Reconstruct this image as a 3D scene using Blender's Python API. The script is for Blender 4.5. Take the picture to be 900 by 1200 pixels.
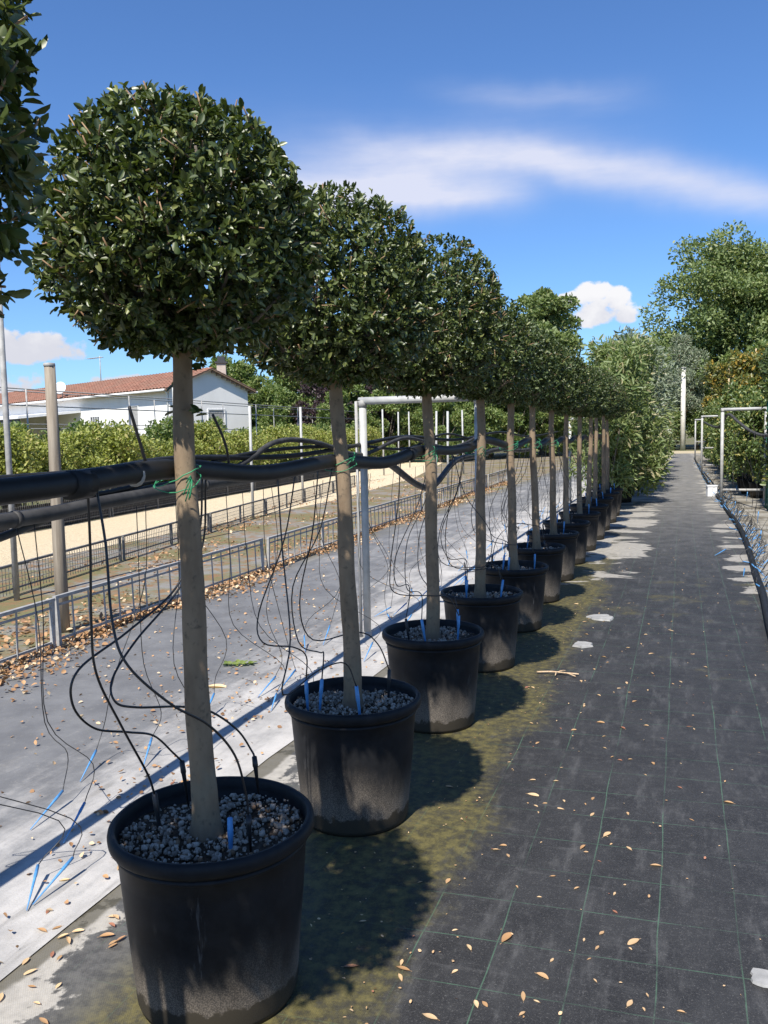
import bpy, math, random
import numpy as np
from mathutils import Matrix, Vector

for o in list(bpy.data.objects):
    bpy.data.objects.remove(o)
sc = bpy.context.scene
COL = sc.collection
R = math.radians
rng = np.random.default_rng(7)
random.seed(7)

# ------------------------------------------------------------------ camera
EYE = 1.65
cam_d = bpy.data.cameras.new('camera')
cam = bpy.data.objects.new('camera', cam_d)
COL.objects.link(cam)
yaw, pitch, roll = R(19.262), R(5.143), 0.02
fwd = Vector((-math.sin(yaw) * math.cos(pitch), math.cos(yaw) * math.cos(pitch), -math.sin(pitch)))
rgt = Vector((math.cos(yaw), math.sin(yaw), 0))
up = rgt.cross(fwd)
r2 = math.cos(roll) * rgt - math.sin(roll) * up
u2 = math.sin(roll) * rgt + math.cos(roll) * up
M = Matrix((r2, u2, -fwd)).transposed().to_4x4()
M.translation = (0, 0, EYE)
cam.matrix_world = M
cam_d.sensor_fit = 'VERTICAL'
cam_d.sensor_height = 24
cam_d.lens = 24 * 1000 / 1200
cam_d.clip_start = 0.05
cam_d.clip_end = 3000
sc.camera = cam

# ------------------------------------------------------------------ node helper
class X:
    """socket with arithmetic"""
    nt = None
    def __init__(s, v): s.v = v
    @staticmethod
    def op(o, *a, clamp=False):
        n = X.nt.nodes.new('ShaderNodeMath'); n.operation = o; n.use_clamp = clamp
        for i, k in enumerate(a):
            k = k.v if isinstance(k, X) else k
            if isinstance(k, (int, float)): n.inputs[i].default_value = k
            else: X.nt.links.new(k, n.inputs[i])
        return X(n.outputs[0])
    def __add__(s, o): return X.op('ADD', s, o)
    __radd__ = __add__
    def __sub__(s, o): return X.op('SUBTRACT', s, o)
    def __rsub__(s, o): return X.op('SUBTRACT', o, s)
    def __mul__(s, o): return X.op('MULTIPLY', s, o)
    __rmul__ = __mul__
    def __truediv__(s, o): return X.op('DIVIDE', s, o)
    def abs(s): return X.op('ABSOLUTE', s)
    def fract(s): return X.op('FRACT', s)
    def clamp(s): return X.op('ADD', s, 0.0, clamp=True)
    def smooth(s, a, b):
        n = X.nt.nodes.new('ShaderNodeMapRange'); n.interpolation_type = 'SMOOTHSTEP'
        X.nt.links.new(s.v, n.inputs[0])
        n.inputs[1].default_value = a; n.inputs[2].default_value = b
        if a > b:
            n.inputs[1].default_value = b; n.inputs[2].default_value = a
            n.inputs[3].default_value = 1; n.inputs[4].default_value = 0
        return X(n.outputs[0])
    def gauss(s):
        return X.op('POWER', math.e, X.op('MULTIPLY', X.op('MULTIPLY', s, s), -1.0))

def noise(scale, detail=4, rough=.55, vec=None, stretch=None, offset=None, dist=0.):
    nt = X.nt
    n = nt.nodes.new('ShaderNodeTexNoise')
    n.inputs['Scale'].default_value = scale; n.inputs['Detail'].default_value = detail
    n.inputs['Roughness'].default_value = rough; n.inputs['Distortion'].default_value = dist
    if vec is None:
        vec = nt.nodes.new('ShaderNodeTexCoord').outputs['Object']
    if stretch or offset:
        m = nt.nodes.new('ShaderNodeMapping')
        if stretch: m.inputs['Scale'].default_value = stretch
        if offset: m.inputs['Location'].default_value = offset
        nt.links.new(vec, m.inputs[0]); vec = m.outputs[0]
    nt.links.new(vec, n.inputs['Vector'])
    return X(n.outputs['Fac'])

def mix(fac, a, b):
    nt = X.nt
    n = nt.nodes.new('ShaderNodeMix'); n.data_type = 'RGBA'
    for s, v in ((n.inputs[0], fac), (n.inputs[6], a), (n.inputs[7], b)):
        if isinstance(v, X): nt.links.new(v.v, s)
        elif isinstance(v, (tuple, list)): s.default_value = (*v[:3], 1)
        elif isinstance(v, (int, float)): s.default_value = v
        else: nt.links.new(v, s)
    return n.outputs[2]

def xyz():
    nt = X.nt
    t = nt.nodes.new('ShaderNodeTexCoord'); s = nt.nodes.new('ShaderNodeSeparateXYZ')
    nt.links.new(t.outputs['Object'], s.inputs[0])
    return [X(s.outputs[i]) for i in range(3)]

# ------------------------------------------------------------------ world
SUN_EL, SUN_AZ = 51.0, 1.5        # light travels towards +Y, slightly to +X
w = bpy.data.worlds.new('World'); sc.world = w; w.use_nodes = True
nt = w.node_tree; X.nt = nt
bg = nt.nodes['Background']
sky = nt.nodes.new('ShaderNodeTexSky'); sky.sky_type = 'NISHITA'; sky.sun_disc = False
sky.sun_elevation = R(SUN_EL); sky.sun_rotation = R(180 + SUN_AZ)
sky.air_density = 1.0; sky.dust_density = 0.3; sky.ozone_density = 1.6; sky.altitude = 100
tc = nt.nodes.new('ShaderNodeTexCoord'); sp = nt.nodes.new('ShaderNodeSeparateXYZ')
nt.links.new(tc.outputs['Generated'], sp.inputs[0])
dx, dy, dz = [X(sp.outputs[i]) for i in range(3)]
az = X.op('ARCTAN2', dx, dy) * (180 / math.pi)
el = X.op('ARCSINE', dz) * (180 / math.pi)
gen = tc.outputs['Generated']
wob = (noise(7, 4, .55, gen, offset=(3, 1, 0)) - .5) * 2.4
streak = noise(5, 5, .55, gen, stretch=(1.4, 1.4, 9))
fine = noise(22, 4, .6, gen, stretch=(1, 1, 3))
v = el + wob
# high lens shaped cirrus
c1 = ((v - (16.85 - (az + 9) * .085 - X.op('MAXIMUM', az + 9, 0.0) * .16)) / 1.1).gauss() * az.smooth(-27, -15) * az.smooth(12, 1)
c5 = ((v - 15.8) / 1.15).gauss() * az.smooth(-40, -27) * az.smooth(-11, -19) * .8
c2 = ((v - (14.9 - (az + 16) * .03)) / 0.95).gauss() * az.smooth(-34, -22) * az.smooth(-7.5, -13)
c3 = ((v - (20.3 - (az + 8) * .11)) / .7).gauss() * az.smooth(-18, -10) * az.smooth(0, -7) * .28
c4 = ((v - 17.0) / 2.6).gauss() * az.smooth(-40, -22) * az.smooth(2, -12) * .42
cir = ((c1 + c2 + c5) * (.45 + streak * .75) + c3 * (streak * 1.6) + c4 * streak)
cir = (cir * (.75 + fine * .4)).clamp() * .92
# small fair weather cumulus low over the horizon
lump = noise(34, 6, .58, gen, stretch=(1, 1, 1.2), offset=(.2, .4, 0))
def puff(a0, e0, ra, re):
    u_ = (az - a0) / ra; v_ = (el - e0) / re
    return (1.0 - u_ * u_ - v_ * v_)
pf = puff(-5.0, 7.7, 2.4, 1.25)
for a in ((-5.4, 8.6, 1.35, .95), (-4.2, 8.2, 1.3, .9), (-6.7, 8.3, 1.2, .65), (-3.6, 7.2, 1.1, .7), (-42.5, 5.8, 5.2, 1.15), (-45, 3.4, 5.0, 1.3), (-35.5, 3.6, 2.8, .6), (-60, 6, 9, 3),
          (24, 7, 7, 2.4), (60, 5, 9, 2.5), (120, 7, 10, 3), (-110, 6, 10, 3), (175, 8, 9, 3)):
    pf = X.op('MAXIMUM', pf, puff(*a))
cum = (pf + (lump - .5) * 3.0).smooth(.10, .58)
shade = ((el - 6.9) * .35 + (lump - .45) * 2.0).smooth(-.35, .75)
cumcol = mix(shade, (5.2, 5.3, 5.9), (6.9, 6.9, 7.1))
tint = nt.nodes.new('ShaderNodeMix'); tint.data_type = 'RGBA'; tint.blend_type = 'MULTIPLY'
tint.inputs[0].default_value = 1
nt.links.new(sky.outputs[0], tint.inputs[6]); tint.inputs[7].default_value = (.58, .84, 1.20, 1)
c = mix(cir, tint.outputs[2], (5.6, 5.8, 6.9))
c = mix(cum, c, cumcol)
nt.links.new(c, bg.inputs['Color'])
bg.inputs['Strength'].default_value = 0.092

# ------------------------------------------------------------------ sun
sd = bpy.data.lights.new('sun', 'SUN'); sd.energy = 5.0; sd.angle = R(.53); sd.color = (1, .945, .86)
so = bpy.data.objects.new('sun', sd); COL.objects.link(so)
so.rotation_euler = (R(90 - SUN_EL), 0, -R(SUN_AZ)); so.location = (0, -20, 25)

sc.view_settings.view_transform = 'Standard'
sc.view_settings.look = 'None'
sc.view_settings.exposure = 0.58
sc.view_settings.gamma = 1
sc.view_settings.use_curve_mapping = False
sc.render.engine = 'CYCLES'
sc.render.resolution_x = 768; sc.render.resolution_y = 1024

# ------------------------------------------------------------------ materials
MT = {}
def newmat(name, rough=.6, spec=.5):
    m = bpy.data.materials.new(name); m.use_nodes = True
    X.nt = m.node_tree
    b = m.node_tree.nodes['Principled BSDF']
    b.inputs['Roughness'].default_value = rough
    b.inputs['Specular IOR Level'].default_value = spec
    MT[name] = m
    return m, b
def link(o, s):
    X.nt.links.new(o.v if isinstance(o, X) else o, s)
def bump(b, h, strength=.3, dist=.01):
    n = X.nt.nodes.new('ShaderNodeBump'); n.inputs['Strength'].default_value = strength
    n.inputs['Distance'].default_value = dist
    link(h, n.inputs['Height']); link(n.outputs[0], b.inputs['Normal'])
def plain(name, col, col2=None, scale=20, rough=.6, spec=.5, metal=0, bmp=.15, stretch=None, bdist=.004):
    m, b = newmat(name, rough, spec)
    n = noise(scale, 5, .6, stretch=stretch)
    link(mix(n.smooth(.3, .7), col, col2 or tuple(k * .7 for k in col)), b.inputs['Base Color'])
    b.inputs['Metallic'].default_value = metal
    if bmp: bump(b, n, bmp, bdist)
    return m
def island():
    return X(X.nt.nodes.new('ShaderNodeNewGeometry').outputs['Random Per Island'])
def objrand():
    return X(X.nt.nodes.new('ShaderNodeObjectInfo').outputs['Random'])
def foliage(name, a, b_, c=None, rough=.4, trans=.25, spec=.5, pick=.12):
    """leaves: every leaf its own shade between a and b_, a few of tone c"""
    m, b = newmat(name, rough, spec)
    r = (island() + objrand()).fract()
    col = mix(r, a, b_)
    if c: col = mix((r * 7.31).fract().smooth(1 - pick, 1 - pick + .02), col, c)
    link(col, b.inputs['Base Color'])
    t = X.nt.nodes.new('ShaderNodeBsdfTranslucent')
    hs = X.nt.nodes.new('ShaderNodeMix'); hs.data_type = 'RGBA'; hs.blend_type = 'MULTIPLY'; hs.inputs[0].default_value = 1
    link(col, hs.inputs[6]); hs.inputs[7].default_value = (1.5, 1.6, .7, 1)
    link(hs.outputs[2], t.inputs[0])
    mx = X.nt.nodes.new('ShaderNodeMixShader'); mx.inputs[0].default_value = trans
    link(b.outputs[0], mx.inputs[1]); link(t.outputs[0], mx.inputs[2])
    link(mx.outputs[0], X.nt.nodes['Material Output'].inputs[0])
    return m

foliage('leaf_topiary', (.033, .054, .013), (.098, .128, .034), (.19, .21, .065), rough=.40, trans=.16, spec=.62)
foliage('leaf_topiary_far', (.036, .058, .016), (.098, .132, .040), (.17, .19, .065), rough=.42, trans=.18, spec=.55)
foliage('leaf_hedge', (.16, .20, .04), (.34, .36, .09), (.40, .36, .13), rough=.5, trans=.3)
foliage('leaf_oak', (.10, .150, .045), (.20, .25, .088), (.26, .28, .12), rough=.5, trans=.25)
foliage('leaf_bamboo', (.11, .165, .05), (.24, .28, .11), (.38, .34, .19), rough=.45, trans=.3)
foliage('leaf_silver', (.13, .17, .105), (.27, .31, .21), (.40, .40, .31), rough=.55, trans=.2)
foliage('leaf_magnolia', (.07, .10, .025), (.22, .20, .05), (.42, .28, .05), rough=.4, trans=.25, pick=.22)
foliage('leaf_green', (.075, .13, .03), (.20, .25, .075), (.26, .28, .10), rough=.5, trans=.3)
foliage('leaf_plum', (.030, .020, .024), (.075, .045, .05), rough=.5, trans=.2)
foliage('leaf_citrus', (.07, .115, .035), (.17, .22, .065), (.34, .31, .09), rough=.4, trans=.25)
foliage('dry_leaf', (.42, .24, .11), (.72, .52, .30), (.34, .15, .09), rough=.6, trans=.12, pick=.15)
foliage('dry_litter', (.20, .105, .05), (.50, .29, .14), (.62, .47, .30), rough=.7, trans=.08, pick=.2)
foliage('green_sprig_leaf', (.16, .22, .05), (.30, .36, .10), rough=.5, trans=.3)
foliage('stone', (.17, .138, .105), (.43, .365, .29), (.19, .12, .07), rough=.9, trans=0, spec=.2)
plain('twig', (.23, .13, .065), (.34, .23, .13), 60, .8)
plain('dead_twig', (.42, .28, .16), (.60, .46, .30), 60, .8)

m, b = newmat('bark', .85, .25)
n1 = noise(9, 6, .6, stretch=(1, 1, .35)); n2 = noise(45, 4, .6); n3 = noise(4, 3, .5, offset=(4, 2, 1))
col = mix(n1.smooth(.3, .7), (.155, .110, .070), (.270, .200, .130))
col = mix((n2.smooth(.55, .72) * .7), col, (.09, .072, .052))
col = mix(n3.smooth(.55, .75) * .35, col, (.22, .22, .16))
link(col, b.inputs['Base Color']); bump(b, n1 * .6 + n2 * .5, .45, .006)
plain('bark_dark', (.10, .08, .06), (.17, .14, .11), 14, .9)

m, b = newmat('pot_plastic', .55, .16)
x_, y_, z_ = xyz()
nd = noise(5, 5, .6, stretch=(1, 1, .35)); ns = noise(260, 2, .7); nb = noise(14, 4, .6); scr = noise(3, 6, .7, stretch=(4, 4, .4), offset=(1, 5, 2))
dust = (z_ * -2.6 + nd * 1.2 + .22).smooth(.05, .8) * (.35 + ns.smooth(.42, .62) * .65)
damp = (z_ * 12 + (nb - .5) * 1.3).smooth(.95, .80)
col = mix(nb.smooth(.3, .7), (.010, .0105, .012), (.017, .0175, .019))
col = mix(dust, col, (.215, .182, .145))
col = mix(damp, col, (.045, .038, .028))
col = mix(scr.smooth(.66, .72) * .35, col, (.16, .16, .16))
link(col, b.inputs['Base Color']); link(.52 + dust * .4, b.inputs['Roughness'])
bump(b, ns * .3 + nd * .5, .18, .004)
plain('potting_soil', (.035, .026, .018), (.075, .055, .038), 60, .95, .2, bmp=.8, bdist=.02)
plain('pipe_black', (.010, .0105, .011), (.020, .0205, .021), 8, .55, .3, bmp=.1)
plain('hose_grey', (.035, .034, .034), (.075, .073, .070), 9, .6, .3, bmp=.1)
plain('tube_black', (.012, .012, .013), (.022, .022, .024), 8, .4, .5, bmp=0)
plain('stake_black', (.014, .014, .016), (.026, .026, .028), 30, .5, .5, bmp=0)
plain('stake_blue', (.055, .21, .46), (.11, .31, .58), 20, .45, .4, bmp=.1)
plain('tie_green', (.02, .16, .07), (.04, .26, .12), 20, .45, .4, bmp=0)
plain('galvanised', (.36, .36, .345), (.47, .47, .45), 12, .6, .4, .10, .12)
plain('galvanised_dull', (.27, .265, .25), (.40, .39, .37), 12, .65, .35, .05, .15)
plain('steel_weathered', (.13, .13, .125), (.24, .235, .22), 16, .6, .4, .3, .2)
plain('wood_post', (.20, .165, .125), (.33, .285, .225), 10, .9, .2, bmp=.6, stretch=(3, 3, .2), bdist=.01)
plain('white_post_paint', (.70, .68, .62), (.55, .52, .46), 3, .7, .3, bmp=.1)
plain('cane', (.45, .34, .20), (.60, .48, .30), 6, .8, .2)
plain('white_plastic', (.72, .73, .74), (.62, .63, .64), 8, .5, .4)
plain('pale_shard', (.24, .24, .23), (.36, .355, .34), 18, .8, .3, bmp=.4)
plain('green_metal', (.02, .14, .08), (.035, .19, .11), 10, .5, .4)
plain('shade_band_dark', (.02, .02, .021), (.04, .04, .04), 12, .7, .3)

# house
m, b = newmat('render_white', .85, .2)
n1 = noise(.6, 6, .6, stretch=(1, 1, .4)); n2 = noise(12, 4, .6)
link(mix(n1.smooth(.35, .75), (.80, .79, .76), (.72, .71, .68)), b.inputs['Base Color']); bump(b, n2, .2, .01)
m, b = newmat('roof_tile', .85, .25)
r_ = island(); n1 = noise(.9, 4, .6)
link(mix(n1.smooth(.3, .7), mix(r_, (.19, .085, .058), (.30, .145, .10)), (.22, .125, .09)), b.inputs['Base Color'])
plain('window_dark', (.055, .06, .065), (.09, .10, .11), 3, .15, .6, bmp=0)
plain('frame_white', (.75, .75, .74), (.68, .68, .67), 6, .6, .4, bmp=0)
plain('eave_trim', (.20, .13, .09), (.27, .18, .12), 6, .8, .3)
plain('sign_dark', (.035, .035, .04), (.05, .05, .055), 4, .6, .4)
plain('brick_chimney', (.50, .42, .36), (.40, .33, .28), 8, .9, .2)

# --- ground sheets
m, b = newmat('soil_ground', .95, .15)
n1 = noise(.35, 6, .6); n2 = noise(6, 6, .65); n3 = noise(60, 3, .6)
col = mix(n1.smooth(.4, .6), (.16, .135, .085), (.115, .125, .05))
col = mix(n2.smooth(.5, .7) * .6, col, (.25, .21, .15))
link(col, b.inputs['Base Color']); bump(b, n2 * .6 + n3 * .4, .6, .04)

def weave():
    """fine slit-tape weave of the ground fabric (height)"""
    x_, y_, z_ = xyz()
    a = X.op('SINE', x_ * 900.0); c_ = X.op('SINE', y_ * 900.0)
    return a * c_

m, b = newmat('fabric_black', .6, .35)
x_, y_, z_ = xyz()
big = noise(.8, 5, .6); med = noise(3.3, 6, .62); sml = noise(22, 6, .68); grit = noise(170, 3, .7)
scuff = noise(5, 6, .7, stretch=(2.2, .5, 1)); scuff2 = noise(7, 6, .7, stretch=(.6, 2.2, 1), offset=(3, 3, 0))
wx = x_ + (noise(1.7, 2, .5) - .5) * .022
wy = y_ - x_ * .05 + (noise(1.3, 2, .5, offset=(9, 2, 0)) - .5) * .025
def ruled(q, pitch_, off, wd):
    return ((((q - off) / pitch_ + .5).fract() - .5).abs() * pitch_).smooth(wd, wd * .35)
lines = X.op('MAXIMUM', ruled(wx, .246, -.056, .0030), ruled(wy, .2515, 2.37, .0028))
wear = noise(2.4, 5, .65, offset=(5, 8, 0))
fing = noise(420, 2, .8, offset=(3, 1, 0))
col = mix(med.smooth(.3, .7), (.0185, .0180, .0178), (.033, .0325, .0320))
col = mix(fing.smooth(.45, .75) * .55, col, (.085, .085, .083))
col = mix(sml.smooth(.52, .72) * .30, col, (.095, .094, .090))
col = mix((scuff.smooth(.50, .74) * .30 + scuff2.smooth(.55, .75) * .22), col, (.17, .168, .162))
col = mix(grit.smooth(.56, .70) * .42, col, (.17, .165, .155))
col = mix(lines * wear.smooth(.32, .62) * (.35 + sml.smooth(.3, .55) * .6) * .75, col, (.085, .165, .105))
# paler grey towards the far part of the path
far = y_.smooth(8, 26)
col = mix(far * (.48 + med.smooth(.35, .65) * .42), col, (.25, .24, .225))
# green-brown algae along the pots
alg = (x_.smooth(-.45, -1.02) + (big - .5) * 1.3 + (med - .5) * 1.1 + (sml - .5) * .5).smooth(.40, .95) * (.35 + sml.smooth(.30, .65) * .65) * x_.smooth(-1.72, -1.48)
leftg = x_.smooth(-1.40, -1.62)
col = mix(leftg * (.35 + sml.smooth(.35, .65) * .5), col, (.135, .130, .118))
alg2 = (noise(.55, 5, .6, offset=(2, 7, 0)) + (med - .5) * .5).smooth(.55, .70) * y_.smooth(4.2, 7) * y_.smooth(13, 9) * .8
alg = X.op('MAXIMUM', alg * y_.smooth(16, 9), alg2)
col = mix(alg * .92, col, mix((sml * .6 + fing * .4).smooth(.36, .64), (.060, .053, .016), (.152, .130, .047)))
# pale dried silt: beside the near pots, in tongues further along, and along the hose
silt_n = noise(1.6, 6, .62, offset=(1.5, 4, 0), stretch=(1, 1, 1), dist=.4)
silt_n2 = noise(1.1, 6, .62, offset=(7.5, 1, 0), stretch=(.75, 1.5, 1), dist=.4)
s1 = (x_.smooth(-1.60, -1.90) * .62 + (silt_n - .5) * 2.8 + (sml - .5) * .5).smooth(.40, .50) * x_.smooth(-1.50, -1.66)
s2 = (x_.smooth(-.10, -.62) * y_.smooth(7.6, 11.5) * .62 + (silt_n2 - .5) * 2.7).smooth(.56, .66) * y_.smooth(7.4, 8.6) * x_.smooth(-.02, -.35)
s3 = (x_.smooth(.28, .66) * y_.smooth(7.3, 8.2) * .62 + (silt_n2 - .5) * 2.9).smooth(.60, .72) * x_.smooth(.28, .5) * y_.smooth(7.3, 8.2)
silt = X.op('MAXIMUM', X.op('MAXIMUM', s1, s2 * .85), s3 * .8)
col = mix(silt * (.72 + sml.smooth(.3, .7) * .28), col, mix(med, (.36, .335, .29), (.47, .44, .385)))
edge_d = (x_.smooth(-1.84, -1.93) * .75 + (med - .5) * 1.4).smooth(.35, .65)
col = mix(edge_d * (.5 + sml * .5), col, (.075, .066, .040))
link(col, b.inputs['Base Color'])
bump(b, weave() * .12 + grit * .5 + sml * .5 + med * 1.5, .30, .006)

m, b = newmat('fabric_grey', .75, .2)
x_, y_, z_ = xyz()
med = noise(2.6, 6, .62); sml = noise(24, 6, .68); grit = noise(150, 3, .7)
big = noise(.7, 5, .6); long_ = noise(3.2, 6, .62, stretch=(2.0, .32, 1))
white = (x_.smooth(-3.7, -2.1) * .90 + y_.smooth(5, 13) * .40 + (big - .5) * .9 + (long_ - .5) * 1.5 + (sml - .5) * .5).smooth(.22, 1.05)
col = mix(med.smooth(.3, .7), (.125, .126, .129), (.185, .186, .187))
col = mix(white, col, mix(med.smooth(.3, .7), (.33, .32, .305), (.50, .48, .45)))
col = mix(sml.smooth(.56, .75) * .38, col, (.30, .28, .24))
col = mix((long_.smooth(.58, .70)) * .45, col, (.12, .115, .105))
col = mix(grit.smooth(.55, .75) * .35, col, (.09, .088, .085))
col = mix(x_.smooth(-4.45, -4.85) * med.smooth(.35, .6) * .8, col, (.115, .105, .065))
link(col, b.inputs['Base Color'])
bump(b, long_ * 2.2 + sml * .7 + grit * .4, .35, .008)

m, b = newmat('bed_floor', .9, .15)
n1 = noise(.9, 6, .62); n2 = noise(5, 6, .65); n3 = noise(60, 4, .7)
col = mix(n1.smooth(.42, .58), (.230, .220, .200), (.165, .155, .075))
col = mix(n2.smooth(.46, .62), col, (.225, .140, .075))
link(col, b.inputs['Base Color']); bump(b, n2 + n3 * .4, .6, .03)

m, b = newmat('wood_chips', .9, .15)
n1 = noise(1.2, 5, .6); n2 = noise(28, 5, .75); n3 = noise(9, 5, .7)
col = mix(n2.smooth(.3, .7), (.58, .46, .29), (.80, .68, .48))
col = mix(n3.smooth(.60, .74) * .5, col, (.30, .20, .11))
link(col, b.inputs['Base Color']); bump(b, n2 + n3, .9, .04)

m, b = newmat('right_bed_floor', .9, .15)
n1 = noise(1.4, 6, .6); n2 = noise(14, 6, .7)
col = mix(n1.smooth(.38, .62), (.30, .285, .25), (.15, .135, .105))
col = mix(n2.smooth(.55, .7) * .6, col, (.34, .25, .17))
link(col, b.inputs['Base Color']); bump(b, n2, .6, .02)

m, b = newmat('track_dirt', .95, .15)
n1 = noise(.5, 6, .6); n2 = noise(7, 6, .7)
link(mix(n1.smooth(.35, .65), (.46, .39, .27), mix(n2, (.36, .31, .20), (.50, .44, .32))), b.inputs['Base Color'])

# ------------------------------------------------------------------ mesh helpers
def setp(o, label=None, cat=None, group=None, kind=None):
    if label: o['label'] = label
    if cat: o['category'] = cat
    if group: o['group'] = group
    if kind: o['kind'] = kind
    return o
def link_obj(name, me, parent=None, loc=None):
    o = bpy.data.objects.new(name, me); COL.objects.link(o)
    if parent is not None: o.parent = parent
    if loc is not None: o.location = loc
    return o
def empty(name, loc=(0, 0, 0), rz=0, label=None, cat=None, group=None):
    o = link_obj(name, None, None, loc); o.rotation_euler = (0, 0, rz); o.empty_display_size = .1
    return setp(o, label, cat, group)
def np_mesh(name, V, F, mat, smooth=False):
    """V (n,3) array, F (m,k) int array"""
    V = np.asarray(V, np.float32); F = np.asarray(F, np.int32)
    me = bpy.data.meshes.new(name)
    me.vertices.add(len(V)); me.vertices.foreach_set('co', V.ravel())
    k = F.shape[1]
    me.loops.add(F.size); me.loops.foreach_set('vertex_index', F.ravel())
    me.polygons.add(len(F)); me.polygons.foreach_set('loop_start', np.arange(0, F.size, k, dtype=np.int32))
    if smooth: me.polygons.foreach_set('use_smooth', np.ones(len(F), bool))
    me.update(calc_edges=True); me.materials.append(MT[mat])
    return me

class MB:
    def __init__(s): s.V = []; s.F = []; s.sm = False
    def add(s, V, F):
        o = len(s.V); s.V += [tuple(map(float, v)) for v in V]; s.F += [tuple(i + o for i in f) for f in F]; return s
    def box(s, c, d, rz=0, bev=0):
        x, y, z = [k / 2 for k in d]
        V = [(i * x, j * y, k * z) for k in (-1, 1) for j in (-1, 1) for i in (-1, 1)]
        cz, sz = math.cos(rz), math.sin(rz)
        V = [(c[0] + a * cz - b_ * sz, c[1] + a * sz + b_ * cz, c[2] + e) for a, b_, e in V]
        return s.add(V, [(0, 2, 3, 1), (4, 5, 7, 6), (0, 1, 5, 4), (2, 6, 7, 3), (0, 4, 6, 2), (1, 3, 7, 5)])
    def tube(s, P, r, n=8, cap=True):
        P = [Vector(p) for p in P]; k = len(P)
        rr = r if hasattr(r, '__len__') else [r] * k
        V = []; ref = None
        for i, p in enumerate(P):
            t = (P[min(i + 1, k - 1)] - P[max(i - 1, 0)])
            t = t.normalized() if t.length > 1e-9 else Vector((0, 0, 1))
            if ref is None: ref = t.orthogonal().normalized()
            a = (ref - t * ref.dot(t))
            a = a.normalized() if a.length > 1e-6 else t.orthogonal().normalized()
            ref = a; b_ = t.cross(a)
            for j in range(n):
                q = 2 * math.pi * j / n
                V.append(p + (a * math.cos(q) + b_ * math.sin(q)) * rr[i])
        F = [(i * n + j, i * n + (j + 1) % n, (i + 1) * n + (j + 1) % n, (i + 1) * n + j) for i in range(k - 1) for j in range(n)]
        if cap: F += [tuple(range(n))[::-1], tuple((k - 1) * n + j for j in range(n))]
        return s.add(V, F)
    def lathe(s, prof, n=48, c=(0, 0, 0), wob=None):
        V = []
        for r, z in prof:
            for j in range(n):
                q = 2 * math.pi * j / n; k = wob(q, z) if wob else 1
                V.append((c[0] + r * k * math.cos(q), c[1] + r * k * math.sin(q), c[2] + z))
        F = [(i * n + j, i * n + (j + 1) % n, (i + 1) * n + (j + 1) % n, (i + 1) * n + j) for i in range(len(prof) - 1) for j in range(n)]
        return s.add(V, F)
    def mesh(s, name, mat, smooth=False, bevel=0):
        me = bpy.data.meshes.new(name); me.from_pydata(s.V, [], s.F); me.update()
        if smooth: me.polygons.foreach_set('use_smooth', np.ones(len(me.polygons), bool))
        me.materials.append(MT[mat]); return me
    def build(s, name, mat, parent=None, loc=None, smooth=False):
        return link_obj(name, s.mesh(name, mat, smooth), parent, loc)

def spline(P, k=6):
    """Catmull-Rom through the points"""
    P = [Vector(p) for p in P]; Q = [P[0] * 2 - P[1]] + P + [P[-1] * 2 - P[-2]]; out = []
    for i in range(1, len(Q) - 2):
        a, b_, c_, d = Q[i - 1:i + 3]
        for j in range(k):
            t = j / k
            out.append(.5 * (2 * b_ + (c_ - a) * t + (2 * a - 5 * b_ + 4 * c_ - d) * t * t + (3 * b_ - a - 3 * c_ + d) * t ** 3))
    out.append(P[-1]); return out

def copy_tree(o, parent=None):
    c_ = o.copy(); COL.objects.link(c_); c_.parent = parent
    for ch in list(o.children): copy_tree(ch, c_)
    return c_

def unit(v): return v / np.maximum(np.linalg.norm(v, axis=-1, keepdims=True), 1e-9)
LEAF_V = np.array([(0, 0, 0), (.22, .30, .09), (.55, .44, .11), (.86, .25, .04), (1, 0, -.06), (.86, -.25, .04), (.55, -.44, .11), (.22, -.30, .09)])
LEAF_F = np.array([(0, 4, 3, 2, 1), (0, 7, 6, 5, 4)])
NARROW_V = LEAF_V * np.array([1, .34, .6])
def leaf_frames(d, spread, n):
    """d (n,3) shoot direction of every leaf -> long axis U, side S, upper normal W"""
    ra = unit(rng.normal(size=(n, 3))); p = unit(np.cross(d, ra))
    a = spread[:, None]
    U = unit(d * np.cos(a) + p * np.sin(a)); W = unit(d * np.sin(a) - p * np.cos(a))
    S = np.cross(W, U); return U, S, W
def scatter(P, U, S, W, size, tv=LEAF_V, tf=LEAF_F, width=.58):
    n = len(P); k = len(tv); sz = size[:, None, None]
    V = P[:, None, :] + sz * (tv[None, :, 0:1] * U[:, None, :] + width * tv[None, :, 1:2] * S[:, None, :] + tv[None, :, 2:3] * W[:, None, :])
    F = tf[None] + (np.arange(n) * k)[:, None, None]
    return V.reshape(-1, 3), F.reshape(-1, tf.shape[1])

# ------------------------------------------------------------------ the setting
def sheet(name, pts, z, mat, sub=None):
    mb = MB(); mb.add([(x, y, z) for x, y in pts], [tuple(range(len(pts)))])
    return setp(mb.build(name, mat), kind='structure')
sheet('ground', [(-900, -400), (900, -400), (900, 1500), (-900, 1500)], 0, 'soil_ground')
sheet('dirt_track', [(-60, 61.5), (40, 61.5), (40, 69), (-60, 69)], .004, 'track_dirt')
sheet('fabric_path', [(-2.3, -4), (1.0, -4), (1.0, 61.5), (-2.3, 61.5)], .008, 'fabric_black')
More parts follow.
